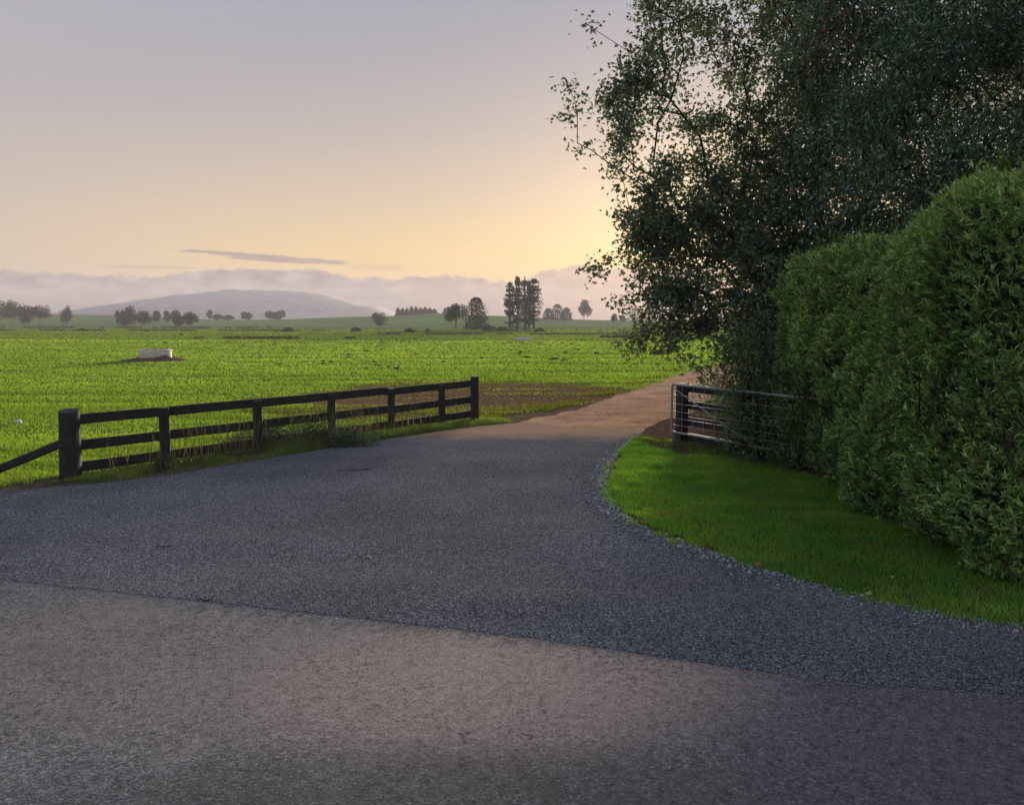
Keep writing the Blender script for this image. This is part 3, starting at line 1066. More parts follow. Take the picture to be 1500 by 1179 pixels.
def gate():
    ga = thing('farm_gate', 'open galvanised tube farm gate with a diagonal brace beside the clay track', 'gate', (GA[0], GA[1], 0))
    L = np.linalg.norm(GB - GA)
    d = (GB - GA) / L

    def P(s, z):
        return (d[0] * s, d[1] * s, z)

    def tube(name, pts, r, sides=10):
        pts = np.array(pts, float)
        V, F = tubes(pts[:-1], pts[1:], np.full(len(pts) - 1, r), np.full(len(pts) - 1, r), sides)
        return link(name, npmesh(name, V, F, None, True), ga, M_GALV)
    z0, z1 = 0.21, 1.10
    tube('top_rail', [P(0.04, z1), P(0.5 * L, z1), P(L, z1)], 0.024)
    tube('bottom_rail', [P(0.04, z0), P(0.5 * L, z0), P(L, z0)], 0.021)
    tube('end_stile', [P(0.045, z1), P(0.012, z1 - 0.02), P(0.0, z1 - 0.06), P(0, z0 + 0.06), P(0.012, z0 + 0.02), P(0.045, z0)], 0.021)
    tube('end_stile', [P(L, z0), P(L, z1)], 0.021)
    for z in (0.345, 0.47, 0.60, 0.745, 0.91):
        tube('bar', [P(0.02, z), P(L, z)], 0.0065, 6)
    for k in range(1, 12):
        s = k * 0.285
        if s < L - 0.1:
            tube('upright', [P(s, z0), P(s, z1)], 0.0045, 6)
    o = 0.022
    n_ = (-d[1] * -o, d[0] * -o)
    a, b = P(0.03, z1 - 0.05), P(2.0, z0 + 0.03)
    tube('brace', [(a[0] + n_[0], a[1] + n_[1], a[2]), (b[0] + n_[0], b[1] + n_[1], b[2])], 0.011)


gate()


def gate_fence():
    d = (GB - GA) / np.linalg.norm(GB - GA)
    nb = np.array((-d[1], d[0]))
    if nb[1] < 0:
        nb = -nb
    B0 = GA + nb * 0.20 + d * 0.06
    t = thing('rail_fence', 'dark four rail timber fence behind the open galvanised gate', 'fence', (B0[0], B0[1], 0))
    V, F = [], []
    bar(V, F, (0, 0, -0.25), (0, 0, 1.12), 0.19, 0.19, (nb[0], nb[1], 0), 0.03, 0.004)
    wooden('post', V, F, t, M_TIMBER)
    for s in (1.5, 3.0, 4.3):
        V, F = [], []
        p = d * s
        bar(V, F, (p[0], p[1], -0.2), (p[0], p[1], 1.08), 0.14, 0.11, (nb[0], nb[1], 0), 0.02, 0.004)
        wooden('post', V, F, t)
    for z in (1.02, 0.70, 0.40, 0.10):
        for a, b in ((0.0, 3.0), (3.003, 4.4)):
            pa, pb = d * a + nb * 0.125, d * b + nb * 0.125
            V, F = [], []
            bar(V, F, (pa[0], pa[1], z), (pb[0], pb[1], z), 0.045, 0.15, (0, 0, 1), 0.006, 0.003)
            wooden('rail', V, F, t)


gate_fence()

# short grey strainer stub the gate rests on
V, F = [], []
gx, gy = at(996, 649)
pole(V, F, (0, 0, -0.2), (0, 0, 0.21), 0.085, 0.08, 12, 0.03, 3)
o = wooden('gate_stop', V, F, None, M_POST)
o.location = (GA[0] + 0.10, GA[1] - 0.02, 0)
tag(o, 'short weathered wooden stop post under the open end of the gate', 'post')


# ------------------------------------------------------------------ hedge
HX0, HX1, HY0, HY1 = 4.12, 9.5, 6.55, 13.2
HR = 0.55


def hedge_h(y, x):
    return np.interp(y, [6.5, 8.0, 9.5, 12.4, 13.3], [3.62, 3.58, 3.42, 3.20, 3.05]) + (x - 4.5) * 0.03


def hedge_project(q):
    """rounded box with lumps; q on the faces of the unit box scaled to it; returns points, normals"""
    H = 3.6
    lo = np.array((HX0 + HR, HY0 + HR, -1.0))
    hi = np.array((HX1 - HR, HY1 - HR, H - HR))
    c = np.clip(q, lo, hi)
    n = unit(q - c)
    lump = (fbm3(c + n, 0.8, 7) - 0.5) * 1.15 + (fbm3(c + n, 2.4, 9) - 0.5) * 0.75
    p = c + n * (HR + lump[:, None])
    low = np.clip((0.55 - p[:, 2]) / 0.55, 0, 1)
    p[:, :2] -= n[:, :2] * (low * 0.16)[:, None]
    p[:, 0] += (p[:, 1] - 7.0) * 0.048
    p[:, 2] = p[:, 2] * hedge_h(p[:, 1], p[:, 0]) / H
    return p, n


def hedge_faces(n):
    H = 3.6
    a = np.array([(HY1 - HY0) * H, 3.2 * H * 1.5, (HY1 - HY0) * 2.4, 2.0 * H])
    k = RNG.choice(4, n, p=a / a.sum())
    u, v = RNG.random(n), RNG.random(n)
    q = np.zeros((n, 3))
    for i in range(4):
        s = k == i
        if i == 0:
            q[s] = np.stack([np.full(s.sum(), HX0), HY0 + u[s] * (HY1 - HY0), v[s] * H], 1)
        elif i == 1:
            q[s] = np.stack([HX0 + u[s] * 3.2, np.full(s.sum(), HY0), v[s] * H], 1)
        elif i == 2:
            q[s] = np.stack([HX0 + u[s] * 2.4, HY0 + v[s] * (HY1 - HY0), np.full(s.sum(), H)], 1)
        else:
            q[s] = np.stack([HX0 + u[s] * 2.0, np.full(s.sum(), HY1), v[s] * H], 1)
    return q


def sprigs(p, axis, nleaf, L, cols, wr=0.24, spread=0.9):
    """whorls of narrow leaves round each axis"""
    n = len(p)
    P = np.repeat(p, nleaf, 0)
    A = np.repeat(axis, nleaf, 0)
    r = unit(np.cross(A, randdir(n * nleaf)))
    sp = RNG.uniform(0.35, 1.15, (n * nleaf, 1)) * spread
    d = unit(A + r * sp + np.array((0, 0, -0.12)))
    ll = np.repeat(L, nleaf) * RNG.uniform(0.65, 1.15, n * nleaf)
    P = P + A * RNG.uniform(-0.06, 0.02, (n * nleaf, 1))
    V, F = leaves(P, d, ll, ll * wr, 0.22, A)
    C = np.repeat(cols, nleaf, 0) * RNG.uniform(0.75, 1.25, (n * nleaf, 1))
    return V, F, np.repeat(C, 4, 0)


def hedge():
    h = thing('hedge', 'tall clipped dense green hedge along the right of the lawn', 'hedge', (HX0, HY0, 0))
    off = np.array((HX0, HY0, 0))
    N = 40000
    q = hedge_faces(N)
    p, n = hedge_project(q)
    keep = p[:, 2] > 0.03
    p, n = p[keep], n[keep]
    N = len(p)
    inset = np.abs(RNG.normal(0, 0.10, N))
    p = p - n * inset[:, None] + RNG.normal(0, 0.02, (N, 3))
    thin = fbm3(p, 1.5, 33)
    keep = RNG.random(N) < np.where(p[:, 1] < 7.5, np.clip((thin - 0.31) * 8, 0.62, 1), np.clip((thin - 0.30) * 8, 0.3, 1))
    p, n, inset = p[keep], n[keep], inset[keep]
    N = len(p)
    ax = unit(n * 0.8 + np.array((0, 0, 0.55)) + RNG.normal(0, 0.35, (N, 3)))
    t = np.clip(fbm3(p, 0.8, 12) * 1.6 - 0.35 + (p[:, 2] - 1.8) * 0.12 + RNG.normal(0, 0.16, N), 0, 1)
    c = colmix((0.15, 0.31, 0.10), (0.42, 0.62, 0.21), t)
    young = RNG.random(N) < 0.10 + 0.25 * np.clip((p[:, 2] - 2.8), 0, 1)
    c[young] = colmix((0.34, 0.48, 0.12), (0.44, 0.58, 0.17), RNG.random(young.sum()))
    brown = RNG.random(N) < 0.03
    c[brown] = (0.20, 0.14, 0.08)
    V, F, C = sprigs(p, ax, 8, RNG.uniform(0.050, 0.088, N), c)
    o = link('foliage', npmesh('foliage', V - off, F, C), h, M_HEDGE)
    o['kind'] = 'stuff'
    # longer shoots standing out of the top and face
    k = 260
    q = hedge_faces(k * 3)
    q = q[(q[:, 2] > 3.3) | (RNG.random(len(q)) < 0.35)][:k]
    pp, nn = hedge_project(q)
    sel = pp[:, 2] > 1.0
    pp, nn = pp[sel], nn[sel]
    P2, A2, S2 = [], [], []
    for a, b in zip(pp, nn):
        dr = unit(b * 0.6 + np.array((0, 0, 0.9)) + RNG.normal(0, 0.25, 3))
        ln = RNG.uniform(0.08, 0.30)
        S2.append((a - dr * 0.1, a + dr * ln))
        for m_ in range(4):
            P2.append(a + dr * ln * (m_ + 1) / 4)
            A2.append(dr)
    P2, A2 = np.array(P2), np.array(A2)
    V1, F1, C1 = sprigs(P2, A2, 6, RNG.uniform(0.05, 0.085, len(P2)), colmix((0.11, 0.18, 0.035), (0.17, 0.24, 0.05), RNG.random(len(P2))), 0.26, 1.0)
    o = link('shoots', npmesh('shoots', V1 - off, F1, C1), h, M_HEDGE)
    o['kind'] = 'stuff'
    # the shoots that stand out one by one at the near end
    protos = []
    for k in range(8):
        nl = 10
        ax0 = np.tile(np.array((0, 0, 1.0)), (2, 1))
        pz = np.array([(0, 0, 0.0), (0, 0, 0.06)])
        v, f, c_ = sprigs(pz, ax0, nl // 2, np.array([0.082, 0.07]), np.array([(0.24, 0.38, 0.10), (0.34, 0.48, 0.13)]), 0.26, 1.0)
        me = npmesh('sprig', v, f, c_)
        me.materials.append(M_HEDGE)
        protos.append(me)
    q = hedge_faces(4000)
    pp, nn = hedge_project(q)
    sel = (pp[:, 1] < 8.6) & (pp[:, 2] > 0.3) & (fbm3(pp, 1.5, 33) > 0.45)
    px_ = 750 + FPX * pp[:, 0] / pp[:, 1]
    sel &= px_ < 1520
    pp, nn = pp[sel][:300], nn[sel][:300]
    for k, (a, b) in enumerate(zip(pp, nn)):
        ob = link('sprig', protos[k % 8], h)
        dr = Vector(unit(b * 0.8 + np.array((0, 0, 0.5)) + RNG.normal(0, 0.3, 3)))
        ob.rotation_euler = dr.to_track_quat('Z', 'Y').to_euler()
        ob.location = Vector(a - off) + dr * random.uniform(-0.02, 0.04)
        s_ = random.uniform(0.8, 1.3)
        ob.scale = (s_, s_, s_)
    # solid core coloured dark to stand for the shade between the leaves
    g = []
    nu = 60
    fs = []
    for face in range(5):
        o0 = len(g)
        for i in range(nu + 1):
            for j in range(nu + 1):
                a, b = i / nu, j / nu
                H = 3.6
                g.append([(HX0, HY0 + a * (HY1 - HY0), b * H), (HX0 + a * (HX1 - HX0), HY0, b * H), (HX0 + a * (HX1 - HX0), HY1, b * H),
                          (HX1, HY0 + a * (HY1 - HY0), b * H), (HX0 + a * (HX1 - HX0), HY0 + b * (HY1 - HY0), H)][face])
        for i in range(nu):
            for j in range(nu):
                k = o0 + i * (nu + 1) + j
                fs.append((k, k + 1, k + nu + 2, k + nu + 1))
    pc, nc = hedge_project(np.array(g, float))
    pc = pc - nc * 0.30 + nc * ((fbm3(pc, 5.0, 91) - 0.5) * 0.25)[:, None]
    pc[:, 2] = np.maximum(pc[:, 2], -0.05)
    link('shade_core', npmesh('shade_core', pc - off, np.array(fs), None, True), h, M_CORE)
    # bare stems near the ground
    k = 420
    q = hedge_faces(k)
    pp, nn = hedge_project(q)
    pp[:, 2] *= 0.5
    d_ = unit(nn * 0.3 + np.array((0, 0, 0.9)) + RNG.normal(0, 0.4, (len(pp), 3)))
    a = pp - nn * 0.14
    V, F = tubes(a - d_ * 0.3, a + d_ * 0.35, np.full(k, 0.009), np.full(k, 0.005), 4)
    link('stems', npmesh('stems', V - off, F, None, True), h, M_BARK)['kind'] = 'stuff'


hedge()


# ------------------------------------------------------------------ trees
def skeleton(trunk, atts, tip=0.008, power=2.4, jit=0.10, bias=0.22):
    """joins every spray to the nearest wood already grown; returns nodes, parents, radii"""
    nodes = [np.array(p, float) for p in trunk]
    par = [-1] + list(range(len(trunk) - 1))
    plen = [0.0]
    for i in range(1, len(trunk)):
        plen.append(plen[-1] + np.linalg.norm(nodes[i] - nodes[i - 1]))
    root = nodes[0]
    order = np.argsort(np.linalg.norm(atts - nodes[len(trunk) // 2], axis=1))
    N = np.zeros((60000, 3))
    PL = np.zeros(60000)
    N[:len(nodes)] = nodes
    PL[:len(nodes)] = plen
    cnt = len(nodes)
    ends = []
    for i in order:
        a = atts[i]
        dv = a - N[:cnt]
        dist = np.linalg.norm(dv, axis=1)
        cost = dist + bias * PL[:cnt] + 0.6 * np.maximum(0, N[:cnt, 2] - a[2] - 0.3)
        cost[0] += 5
        j = int(np.argmin(cost))
        seg = max(1, int(dist[j] / 0.45))
        prev = j
        s0 = N[j].copy()
        bow = RNG.normal(0, jit, 3) * dist[j] + np.array((0, 0, 0.10 * dist[j]))
        for k in range(1, seg + 1):
            t = k / seg
            pnt = s0 + (a - s0) * t + bow * math.sin(math.pi * t) + (RNG.normal(0, 0.02, 3) if k < seg else 0)
            N[cnt] = pnt
            PL[cnt] = PL[prev] + np.linalg.norm(pnt - N[prev])
            par.append(prev)
            prev = cnt
            cnt += 1
        ends.append((i, prev))
    rad = np.zeros(cnt)
    for i in range(cnt - 1, 0, -1):
        if rad[i] == 0:
            rad[i] = tip ** power
        rad[par[i]] += rad[i]
    rad = rad ** (1 / power)
    return N[:cnt], np.array(par), rad, ends


def wood_parts(root, N, par, rad, loc, ntr, base_r):
    """trunk and limbs as two parts"""
    loc = np.array(loc)
    i = np.arange(1, len(N))
    thick = i < ntr
    for nm, s in (('trunk', i[thick]), ('limb', i[~thick])):
        if len(s) == 0:
            continue
        r0 = np.minimum(rad[par[s]], base_r) if nm == 'trunk' else np.minimum(rad[par[s]], rad[s] * 1.25)
        r1 = np.minimum(rad[s], base_r)
        V, F = tubes(N[par[s]] - loc, N[s] - loc, r0, r1, 8 if nm == 'trunk' else 5)
        link(nm, npmesh(nm, V, F, None, True), root, M_BARK)


def big_tree(name, label, loc, trunk, atts, nleaf, spread, L, wr, ca, cb, base_r, special=None, lobes=1, droop=0.25):
    root = thing(name, label, 'tree', loc)
    N, par, rad, ends = skeleton(trunk, atts)
    wood_parts(root, N, par, rad, loc, len(trunk), base_r)
    idx = np.array([e[1] for e in ends])
    cen = N[idx]
    dirv = unit(N[idx] - N[par[idx]])
    n = len(cen) * nleaf
    c = np.repeat(cen, nleaf, 0)
    dv = np.repeat(dirv, nleaf, 0)
    pos = c + RNG.normal(0, 1, (n, 3)) * spread * np.array((1, 1, 0.75)) - dv * RNG.uniform(0, 0.35, (n, 1))
    d = unit(RNG.normal(0, 1, (n, 3)) + dv * 0.5 + np.array((0, 0, -droop * 2)))
    ll = L * RNG.uniform(0.6, 1.25, n)
    t = np.clip(np.repeat(fbm3(cen, 0.7, 17) * 1.6 - 0.3, nleaf) + RNG.normal(0, 0.2, n), 0, 1)
    col = colmix(ca, cb, t)
    if special is not None:
        m_ = np.repeat(special(cen), nleaf) & (RNG.random(n) < 0.7)
        col[m_] = colmix((0.22, 0.085, 0.04), (0.26, 0.14, 0.04), RNG.random(m_.sum()))
    up = unit(RNG.normal(0, 0.7, (n, 3)) + np.array((0, 0, 1.0)))
    V, F = leaves(pos, d, ll, ll * wr, 0.2, up)
    C = np.repeat(col, 4, 0)
    if lobes > 1:
        sd_ = unit(np.cross(d, up))
        for s in (-1, 1):
            d2 = unit(d * 0.55 + sd_ * s)
            V2, F2 = leaves(pos + d * (ll * 0.2)[:, None], d2, ll * 0.62, ll * wr * 0.7, 0.2, up)
            F = np.concatenate([F, F2 + len(V)])
            V = np.concatenate([V, V2])
            C = np.concatenate([C, np.repeat(col, 4, 0)])
    link('crown', npmesh('crown', V - np.array(loc), F, C), root, M_TREE)
    return root


def ellipsoid_pts(n, c, r, seed, gap=0.42, shell=0.5, lump=0.5):
    out = []
    c, r = np.array(c), np.array(r)
    while len(out) < n:
        u = randdir(4000)
        rad = RNG.random(4000) ** (1.0 / 3 + (0.33 - shell * 0.33))
        rad = rad ** (1 - shell * 0.5)
        p = u * rad[:, None]
        k = 1 + (fbm3(c + u * r, 0.35, seed) - 0.5) * lump * 2
        p = c + p * r * k[:, None]
        keep = (fbm3(p, 0.42, seed + 5) > gap)
        out.extend(p[keep].tolist())
    return np.array(out[:n])


def near_trees():
    # airy broadleaf over the track
    bx, by = 7.1, 19.5
    a = ellipsoid_pts(1080, (6.9, 19.5, 7.2), (5.6, 4.6, 6.2), 3, 0.50, 0.5, 0.5)
    low = ellipsoid_pts(330, (5.9, 18.4, 3.3), (3.2, 2.6, 2.2), 9, 0.40, 0.5, 0.4)
    extra = []
    for px_, py_, dd in ((822, 168, 18.6), (828, 115, 18.8), (846, 210, 18.4), (858, 35, 19.2), (842, 150, 18.6), (868, 395, 17.6), (872, 405, 17.5),
                         (908, 440, 17.4), (921, 512, 17.0), (915, 517, 17.0), (926, 506, 17.0), (937, 497, 17.0), (945, 490, 17.0), (930, 500, 17.1), (950, 482, 17.0), (968, 512, 16.8), (1000, 525, 16.6), (1030, 538, 16.2),
                         (912, 452, 17.2), (885, 388, 17.5), (1048, 560, 15.6), (1040, 545, 15.8), (940, 470, 17.2), (960, 500, 17.0), (985, 505, 16.8)):
        extra.append(pt(px_, py_, dd))
    att = np.concatenate([a, low, np.array(extra)])
    px_, _ = to_px(att[:, 0], att[:, 1], att[:, 2])
    fill = []
    for k in range(300):
        py_ = random.uniform(225, 525)
        l_ = np.interp(py_, [215, 300, 390, 440, 520], [880, 885, 895, 925, 985])
        p_ = pt(l_ + abs(random.gauss(0, 1)) * 100, py_, random.uniform(16.6, 19.2))
        if float(fbm3(np.array([p_]), 0.9, 77)[0]) > 0.485:
            fill.append(p_)
    for k in range(120):
        py_ = random.uniform(-40, 225)
        p_ = pt(np.interp(py_, [-40, 0, 60, 130, 225], [900, 890, 872, 856, 872]) + abs(random.gauss(0, 1)) * 70, py_, random.uniform(17.6, 20.0))
        if float(fbm3(np.array([p_]), 1.1, 78)[0]) > 0.47:
            fill.append(p_)
    att = np.concatenate([a, low, np.array(fill)])
    px_, py_ = to_px(att[:, 0], att[:, 1], att[:, 2])
    bound = np.interp(py_, [-600, -150, 0, 60, 130, 190, 260, 330, 390, 440, 500, 540, 600], [1040, 930, 905, 885, 862, 850, 868, 872, 885, 915, 950, 1020, 1090])
    att = att[px_ > bound + 20 + 26 * fbm(py_ * 0.02, px_ * 0.004, 19)]
    att = np.concatenate([att, np.array(extra)])
    att = att[(att[:, 2] > 0.9)]
    trunk = [(bx, by, -0.1), (bx + 0.02, by, 0.8), (bx - 0.05, by, 1.7), (bx - 0.1, by, 2.8), (bx - 0.05, by + 0.1, 4.0), (bx, by, 5.4), (bx + 0.1, by, 7.0),
             (bx, by, 8.8), (bx + 0.1, by, 10.4)]
    big_tree('broadleaf_tree', 'tall airy broadleaf tree with gaps of sky, leaning over the clay track', (bx, by, 0), trunk, att, 46, 0.175, 0.10, 0.62,
             (0.075, 0.125, 0.080), (0.15, 0.205, 0.105), 0.24, None, 2)
    # dense dark tree behind the hedge
    bx, by = 10.0, 16.2
    a = ellipsoid_pts(1500, (10.2, 16.2, 7.0), (4.8, 3.6, 5.6), 23, 0.36, 0.6, 0.4)
    a = a[a[:, 2] > 1.5]
    trunk = [(bx, by, -0.1), (bx, by, 1.2), (bx - 0.1, by, 2.6), (bx, by, 4.2), (bx + 0.1, by, 6.0), (bx, by, 8.0), (bx, by, 10.0)]

    def sp(c):
        x, y = to_px(c[:, 0], c[:, 1], c[:, 2])
        f = fbm(x * 0.02, y * 0.02, 5)
        return (y < 150) & (f > 0.7)
    big_tree('dense_tree', 'tall dark dense tree with a few rusty leaves rising behind the hedge', (bx, by, 0), trunk, a, 125, 0.27, 0.105, 0.40,
             (0.085, 0.165, 0.115), (0.20, 0.31, 0.20), 0.26, sp, 1, 0.4)
    # more slender tree whose dark stem stands between the two crowns
    bx, by = 8.2, 22.0
    a = ellipsoid_pts(700, (8.6, 22.0, 8.0), (3.8, 3.0, 6.2), 43, 0.40, 0.4, 0.4)
    trunk = [(bx, by, -0.1), (bx, by, 2.0), (bx + 0.1, by, 4.0), (bx, by, 6.0), (bx + 0.1, by, 8.0), (bx, by, 10.0), (bx, by, 12.0)]
    big_tree('slender_tree', 'slender dark leaved tree standing behind the airy broadleaf tree', (bx, by, 0), trunk, a, 44, 0.32, 0.13, 0.55,
             (0.070, 0.115, 0.080), (0.14, 0.20, 0.105), 0.2, None, 1)


near_trees()


def shrub(name, label, loc, r, n, L, wr, ca, cb, nleaf=26, spread=0.16, cat='shrub', lift=0.0):
    root = thing(name, label, cat, loc)
    u = randdir(n)
    u[:, 2] = np.abs(u[:, 2]) * 1.0
    rr = RNG.random((n, 1)) ** 0.45
    k = 1 + (fbm3(u * 3 + np.array(loc), 1.0, 3) - 0.5)[:, None] * 0.9
    cen = u * rr * k * np.array(r) + np.array((0, 0, lift))
    cen[:, 2] = np.maximum(cen[:, 2], 0.05)
    base = np.stack([cen[:, 0] * 0.15, cen[:, 1] * 0.15, np.zeros(n)], 1)
    mid = base * 0.4 + cen * 0.6 + np.array((0, 0, 0.1))
    q = np.arange(0, n, 5)
    V1, F1 = tubes(np.concatenate([base[q], mid[q]]), np.concatenate([mid[q], cen[q]]), np.full(2 * len(q), 0.010), np.full(2 * len(q), 0.005), 4)
    link('stem', npmesh('stem', V1, F1, None, True), root, M_BARK)
    m_ = n * nleaf
    pos = np.repeat(cen, nleaf, 0) + RNG.normal(0, spread, (m_, 3))
    pos[:, 2] = np.maximum(pos[:, 2], 0.02)
    d = unit(RNG.normal(0, 1, (m_, 3)) + np.repeat(u, nleaf, 0) * 0.8)
    ll = L * RNG.uniform(0.6, 1.2, m_)
    V, F = leaves(pos, d, ll, ll * wr, 0.2, unit(RNG.normal(0, 0.7, (m_, 3)) + np.array((0, 0, 1.0))))
    t = np.clip(np.repeat(RNG.random(n), nleaf) * 0.7 + RNG.normal(0.1, 0.2, m_), 0, 1)
    link('crown', npmesh('crown', V, F, np.repeat(colmix(ca, cb, t), 4, 0)), root, M_HEDGE)
    return root


shrub('understorey_shrub', 'loose dark shrub growing through the gate beside the hedge', (4.22, 13.3, 0), (0.80, 0.75, 2.9), 230, 0.085, 0.3,
      (0.075, 0.125, 0.065), (0.14, 0.21, 0.09), 30, 0.15)
shrub('understorey_shrub', 'small light green bush bulging from the far foot of the hedge', (4.42, 12.35, 0), (0.46, 0.6, 1.2), 90, 0.085, 0.24,
      (0.08, 0.14, 0.04), (0.14, 0.21, 0.06), 30, 0.09)
shrub('understorey_shrub', 'broad dark shrub under the airy tree beyond the gate', (7.6, 18.0, 0), (3.0, 1.9, 4.0), 520, 0.12, 0.45,
      (0.050, 0.080, 0.050), (0.105, 0.14, 0.068), 34, 0.24)
shrub('understorey_shrub', 'thick dark shrub filling the space behind the far end of the hedge', (7.2, 15.2, 0), (2.2, 1.4, 3.6), 420, 0.11, 0.40,
      (0.050, 0.080, 0.050), (0.105, 0.14, 0.068), 34, 0.2)
shrub('understorey_shrub', 'dark leafy sapling hanging over the track just behind the open gate', (5.3, 16.4, 0), (1.3, 1.2, 3.3), 300, 0.11, 0.5,
      (0.050, 0.080, 0.050), (0.105, 0.14, 0.068), 32, 0.2)
wx, wy = at(440, 655)
shrub('bushy_weed', 'low bushy dark green weed leaning on the rail fence', (wx, wy + 0.1, 0), (1.5, 0.32, 0.46), 300, 0.055, 0.4,
      (0.05, 0.09, 0.05), (0.10, 0.15, 0.08), 30, 0.07, 'weed')
wx, wy = at(238, 690)
shrub('bushy_weed', 'small leafy weed at the foot of the second fence post', (wx, wy + 0.03, 0), (0.14, 0.10, 0.25), 22, 0.05, 0.4,
      (0.024, 0.05, 0.02), (0.05, 0.085, 0.03), 18, 0.04, 'weed')


# ------------------------------------------------------------------ fallen leaves, twigs, daisies
def dead_leaf(k, col):
    L = 1.0
    an = [0, 35, 62, 100, 140, 180, 220, 260, 298, 325]
    rr = [1.0, 0.45, 0.8, 0.4, 0.6, 0.5, 0.6, 0.4, 0.8, 0.45]
    V = [(0, 0, 0.06)] + [(r * math.cos(R(a)) * 0.5, r * math.sin(R(a)) * 0.5, 0.12 * math.sin(a * 0.13 + k) + 0.05) for a, r in zip(an, rr)]
    F = [(0, 1 + i, 1 + (i + 1) % 10) for i in range(10)]
    me = npmesh('fallen_leaf', V, F, np.tile(col, (11, 1)))
    me.materials.append(M_DEAD)
    return me


def litter():
    pale = [dead_leaf(k, c) for k, c in enumerate(((0.30, 0.28, 0.16), (0.26, 0.26, 0.13), (0.34, 0.30, 0.17)))]
    orange = [dead_leaf(k + 5, c) for k, c in enumerate(((0.36, 0.17, 0.05), (0.30, 0.15, 0.06)))]

    def put(me, x, y, s, z, lab, grp=None):
        o = link('fallen_leaf', me)
        o.location = (x, y, z)
        o.scale = (s, s, s)
        o.rotation_euler = (random.uniform(-.3, .3), random.uniform(-.3, .3), random.uniform(0, 6.28))
        tag(o, lab, 'leaf', grp)
    for px_, py_, s, lab in ((541, 818, 0.085, 'pale curled leaf lying nearest on the dark driveway seal'), (585, 800, 0.085, 'pale leaf lying on the driveway right of its neighbours'),
                             (549, 801, 0.06, 'small pale leaf lying on the driveway just beyond the curled one')):
        x, y = at(px_, py_)
        put(pale[1], x, y, s, 0.018, lab)
    for px_, py_, s, lab in ((1112, 834, 0.10, 'orange fallen leaf lying on the stones at the lawn edge'), (1271, 877, 0.10, 'large pale leaf lying among the edge stones of the lawn'),
                             (1077, 811, 0.07, 'orange leaf lying in the grass just inside the lawn edge'), (943, 770, 0.10, 'tan leaf on the stones at the tip of the lawn curve'),
                             (912, 731, 0.09, 'tan leaf at the bare left edge of the lawn'), (1003, 662, 0.10, 'reddish leaf lying on the dark soil below the gate')):
        x, y = at(px_, py_)
        put(orange[0] if 'orange' in lab or 'red' in lab or 'tan' in lab else pale[2], x, y, s, 0.045, lab)
    k = 0
    while k < 46:
        px_, py_ = random.uniform(905, 1420), random.uniform(680, 880)
        x, y = at(px_, py_)
        if not inpoly(np.array([x]), np.array([y]), LAP)[0] or x > 4.1 or inpoly(np.array([x + .05]), np.array([y]), APR)[0]:
            continue
        put(pale[k % 3] if random.random() < 0.85 else orange[1], x, y, random.uniform(0.03, 0.055), 0.05,
            'small dry leaf fallen on the mown lawn', 'small dry leaves fallen on the lawn')
        k += 1
    k = 0
    while k < 26:
        px_, py_ = random.uniform(940, 1120), random.uniform(622, 668)
        x, y = at(px_, py_)
        if not inpoly(np.array([x]), np.array([y]), [tuple(p) for p in MUL])[0]:
            continue
        put(orange[k % 2] if random.random() < 0.6 else pale[k % 3], x, y, random.uniform(0.05, 0.09), 0.03,
            'dry leaf lying on the dark soil under the gate', 'dry leaves littering the soil under the gate')
        k += 1
    # twigs on the seal
    for px_, py_, ln, an, lab in ((240, 803, 0.16, 0.25, 'dark bent twig lying on the dark driveway seal'), (300, 882, 0.12, 0.05, 'short dark twig lying on the seam of the two road surfaces'),
                                  (520, 690, 0.5, 0.3, 'long thin dry stalk lying on the driveway near the fence')):
        x, y = at(px_, py_)
        pts = [np.array((x + ln * (t - 0.5) * math.cos(an), y + ln * (t - 0.5) * math.sin(an) + 0.012 * math.sin(t * 9), 0.022 + 0.006 * math.sin(t * 7))) for t in
               (0, .25, .5, .75, 1)]
        pts = np.array(pts)
        V, F = tubes(pts[:-1], pts[1:], np.full(4, 0.006), np.full(4, 0.005), 5)
        tag(link('twig', npmesh('twig', V, F, None, True), None, M_BARK), lab, 'twig')
    # white daisies at the foot of the fence
    V, F = [], []
    for i in range(8):
        a0 = i * math.pi / 4
        V += [(0, 0, 0), (math.cos(a0 - .3), math.sin(a0 - .3), 0.15), (1.25 * math.cos(a0), 1.25 * math.sin(a0), 0.1), (math.cos(a0 + .3), math.sin(a0 + .3), 0.15)]
        F.append((i * 4, i * 4 + 1, i * 4 + 2, i * 4 + 3))
    me = pymesh('daisy', V, F)
    me.materials.append(M_FLOWER)
    for k in range(46):
        s = random.choice([random.uniform(0.5, 0.78), random.uniform(0.6, 0.66), random.uniform(0.05, 0.3)])
        p = FA + (FB - FA) * s + np.array((0.76, -0.65)) * random.uniform(0.15, 0.55)
        if inpoly(np.array([p[0]]), np.array([p[1]]), APR)[0]:
            continue
        o = link('daisy', me)
        o.location = (p[0], p[1], random.uniform(0.05, 0.14))
        s_ = random.uniform(0.008, 0.014)
        o.scale = (s_, s_, s_)
        o.rotation_euler = (R(35), random.uniform(-.4, .4), random.uniform(0, 6))
        tag(o, 'tiny white daisy flowering in the weeds below the rail fence', 'flower', 'white daisies below the rail fence')


litter()


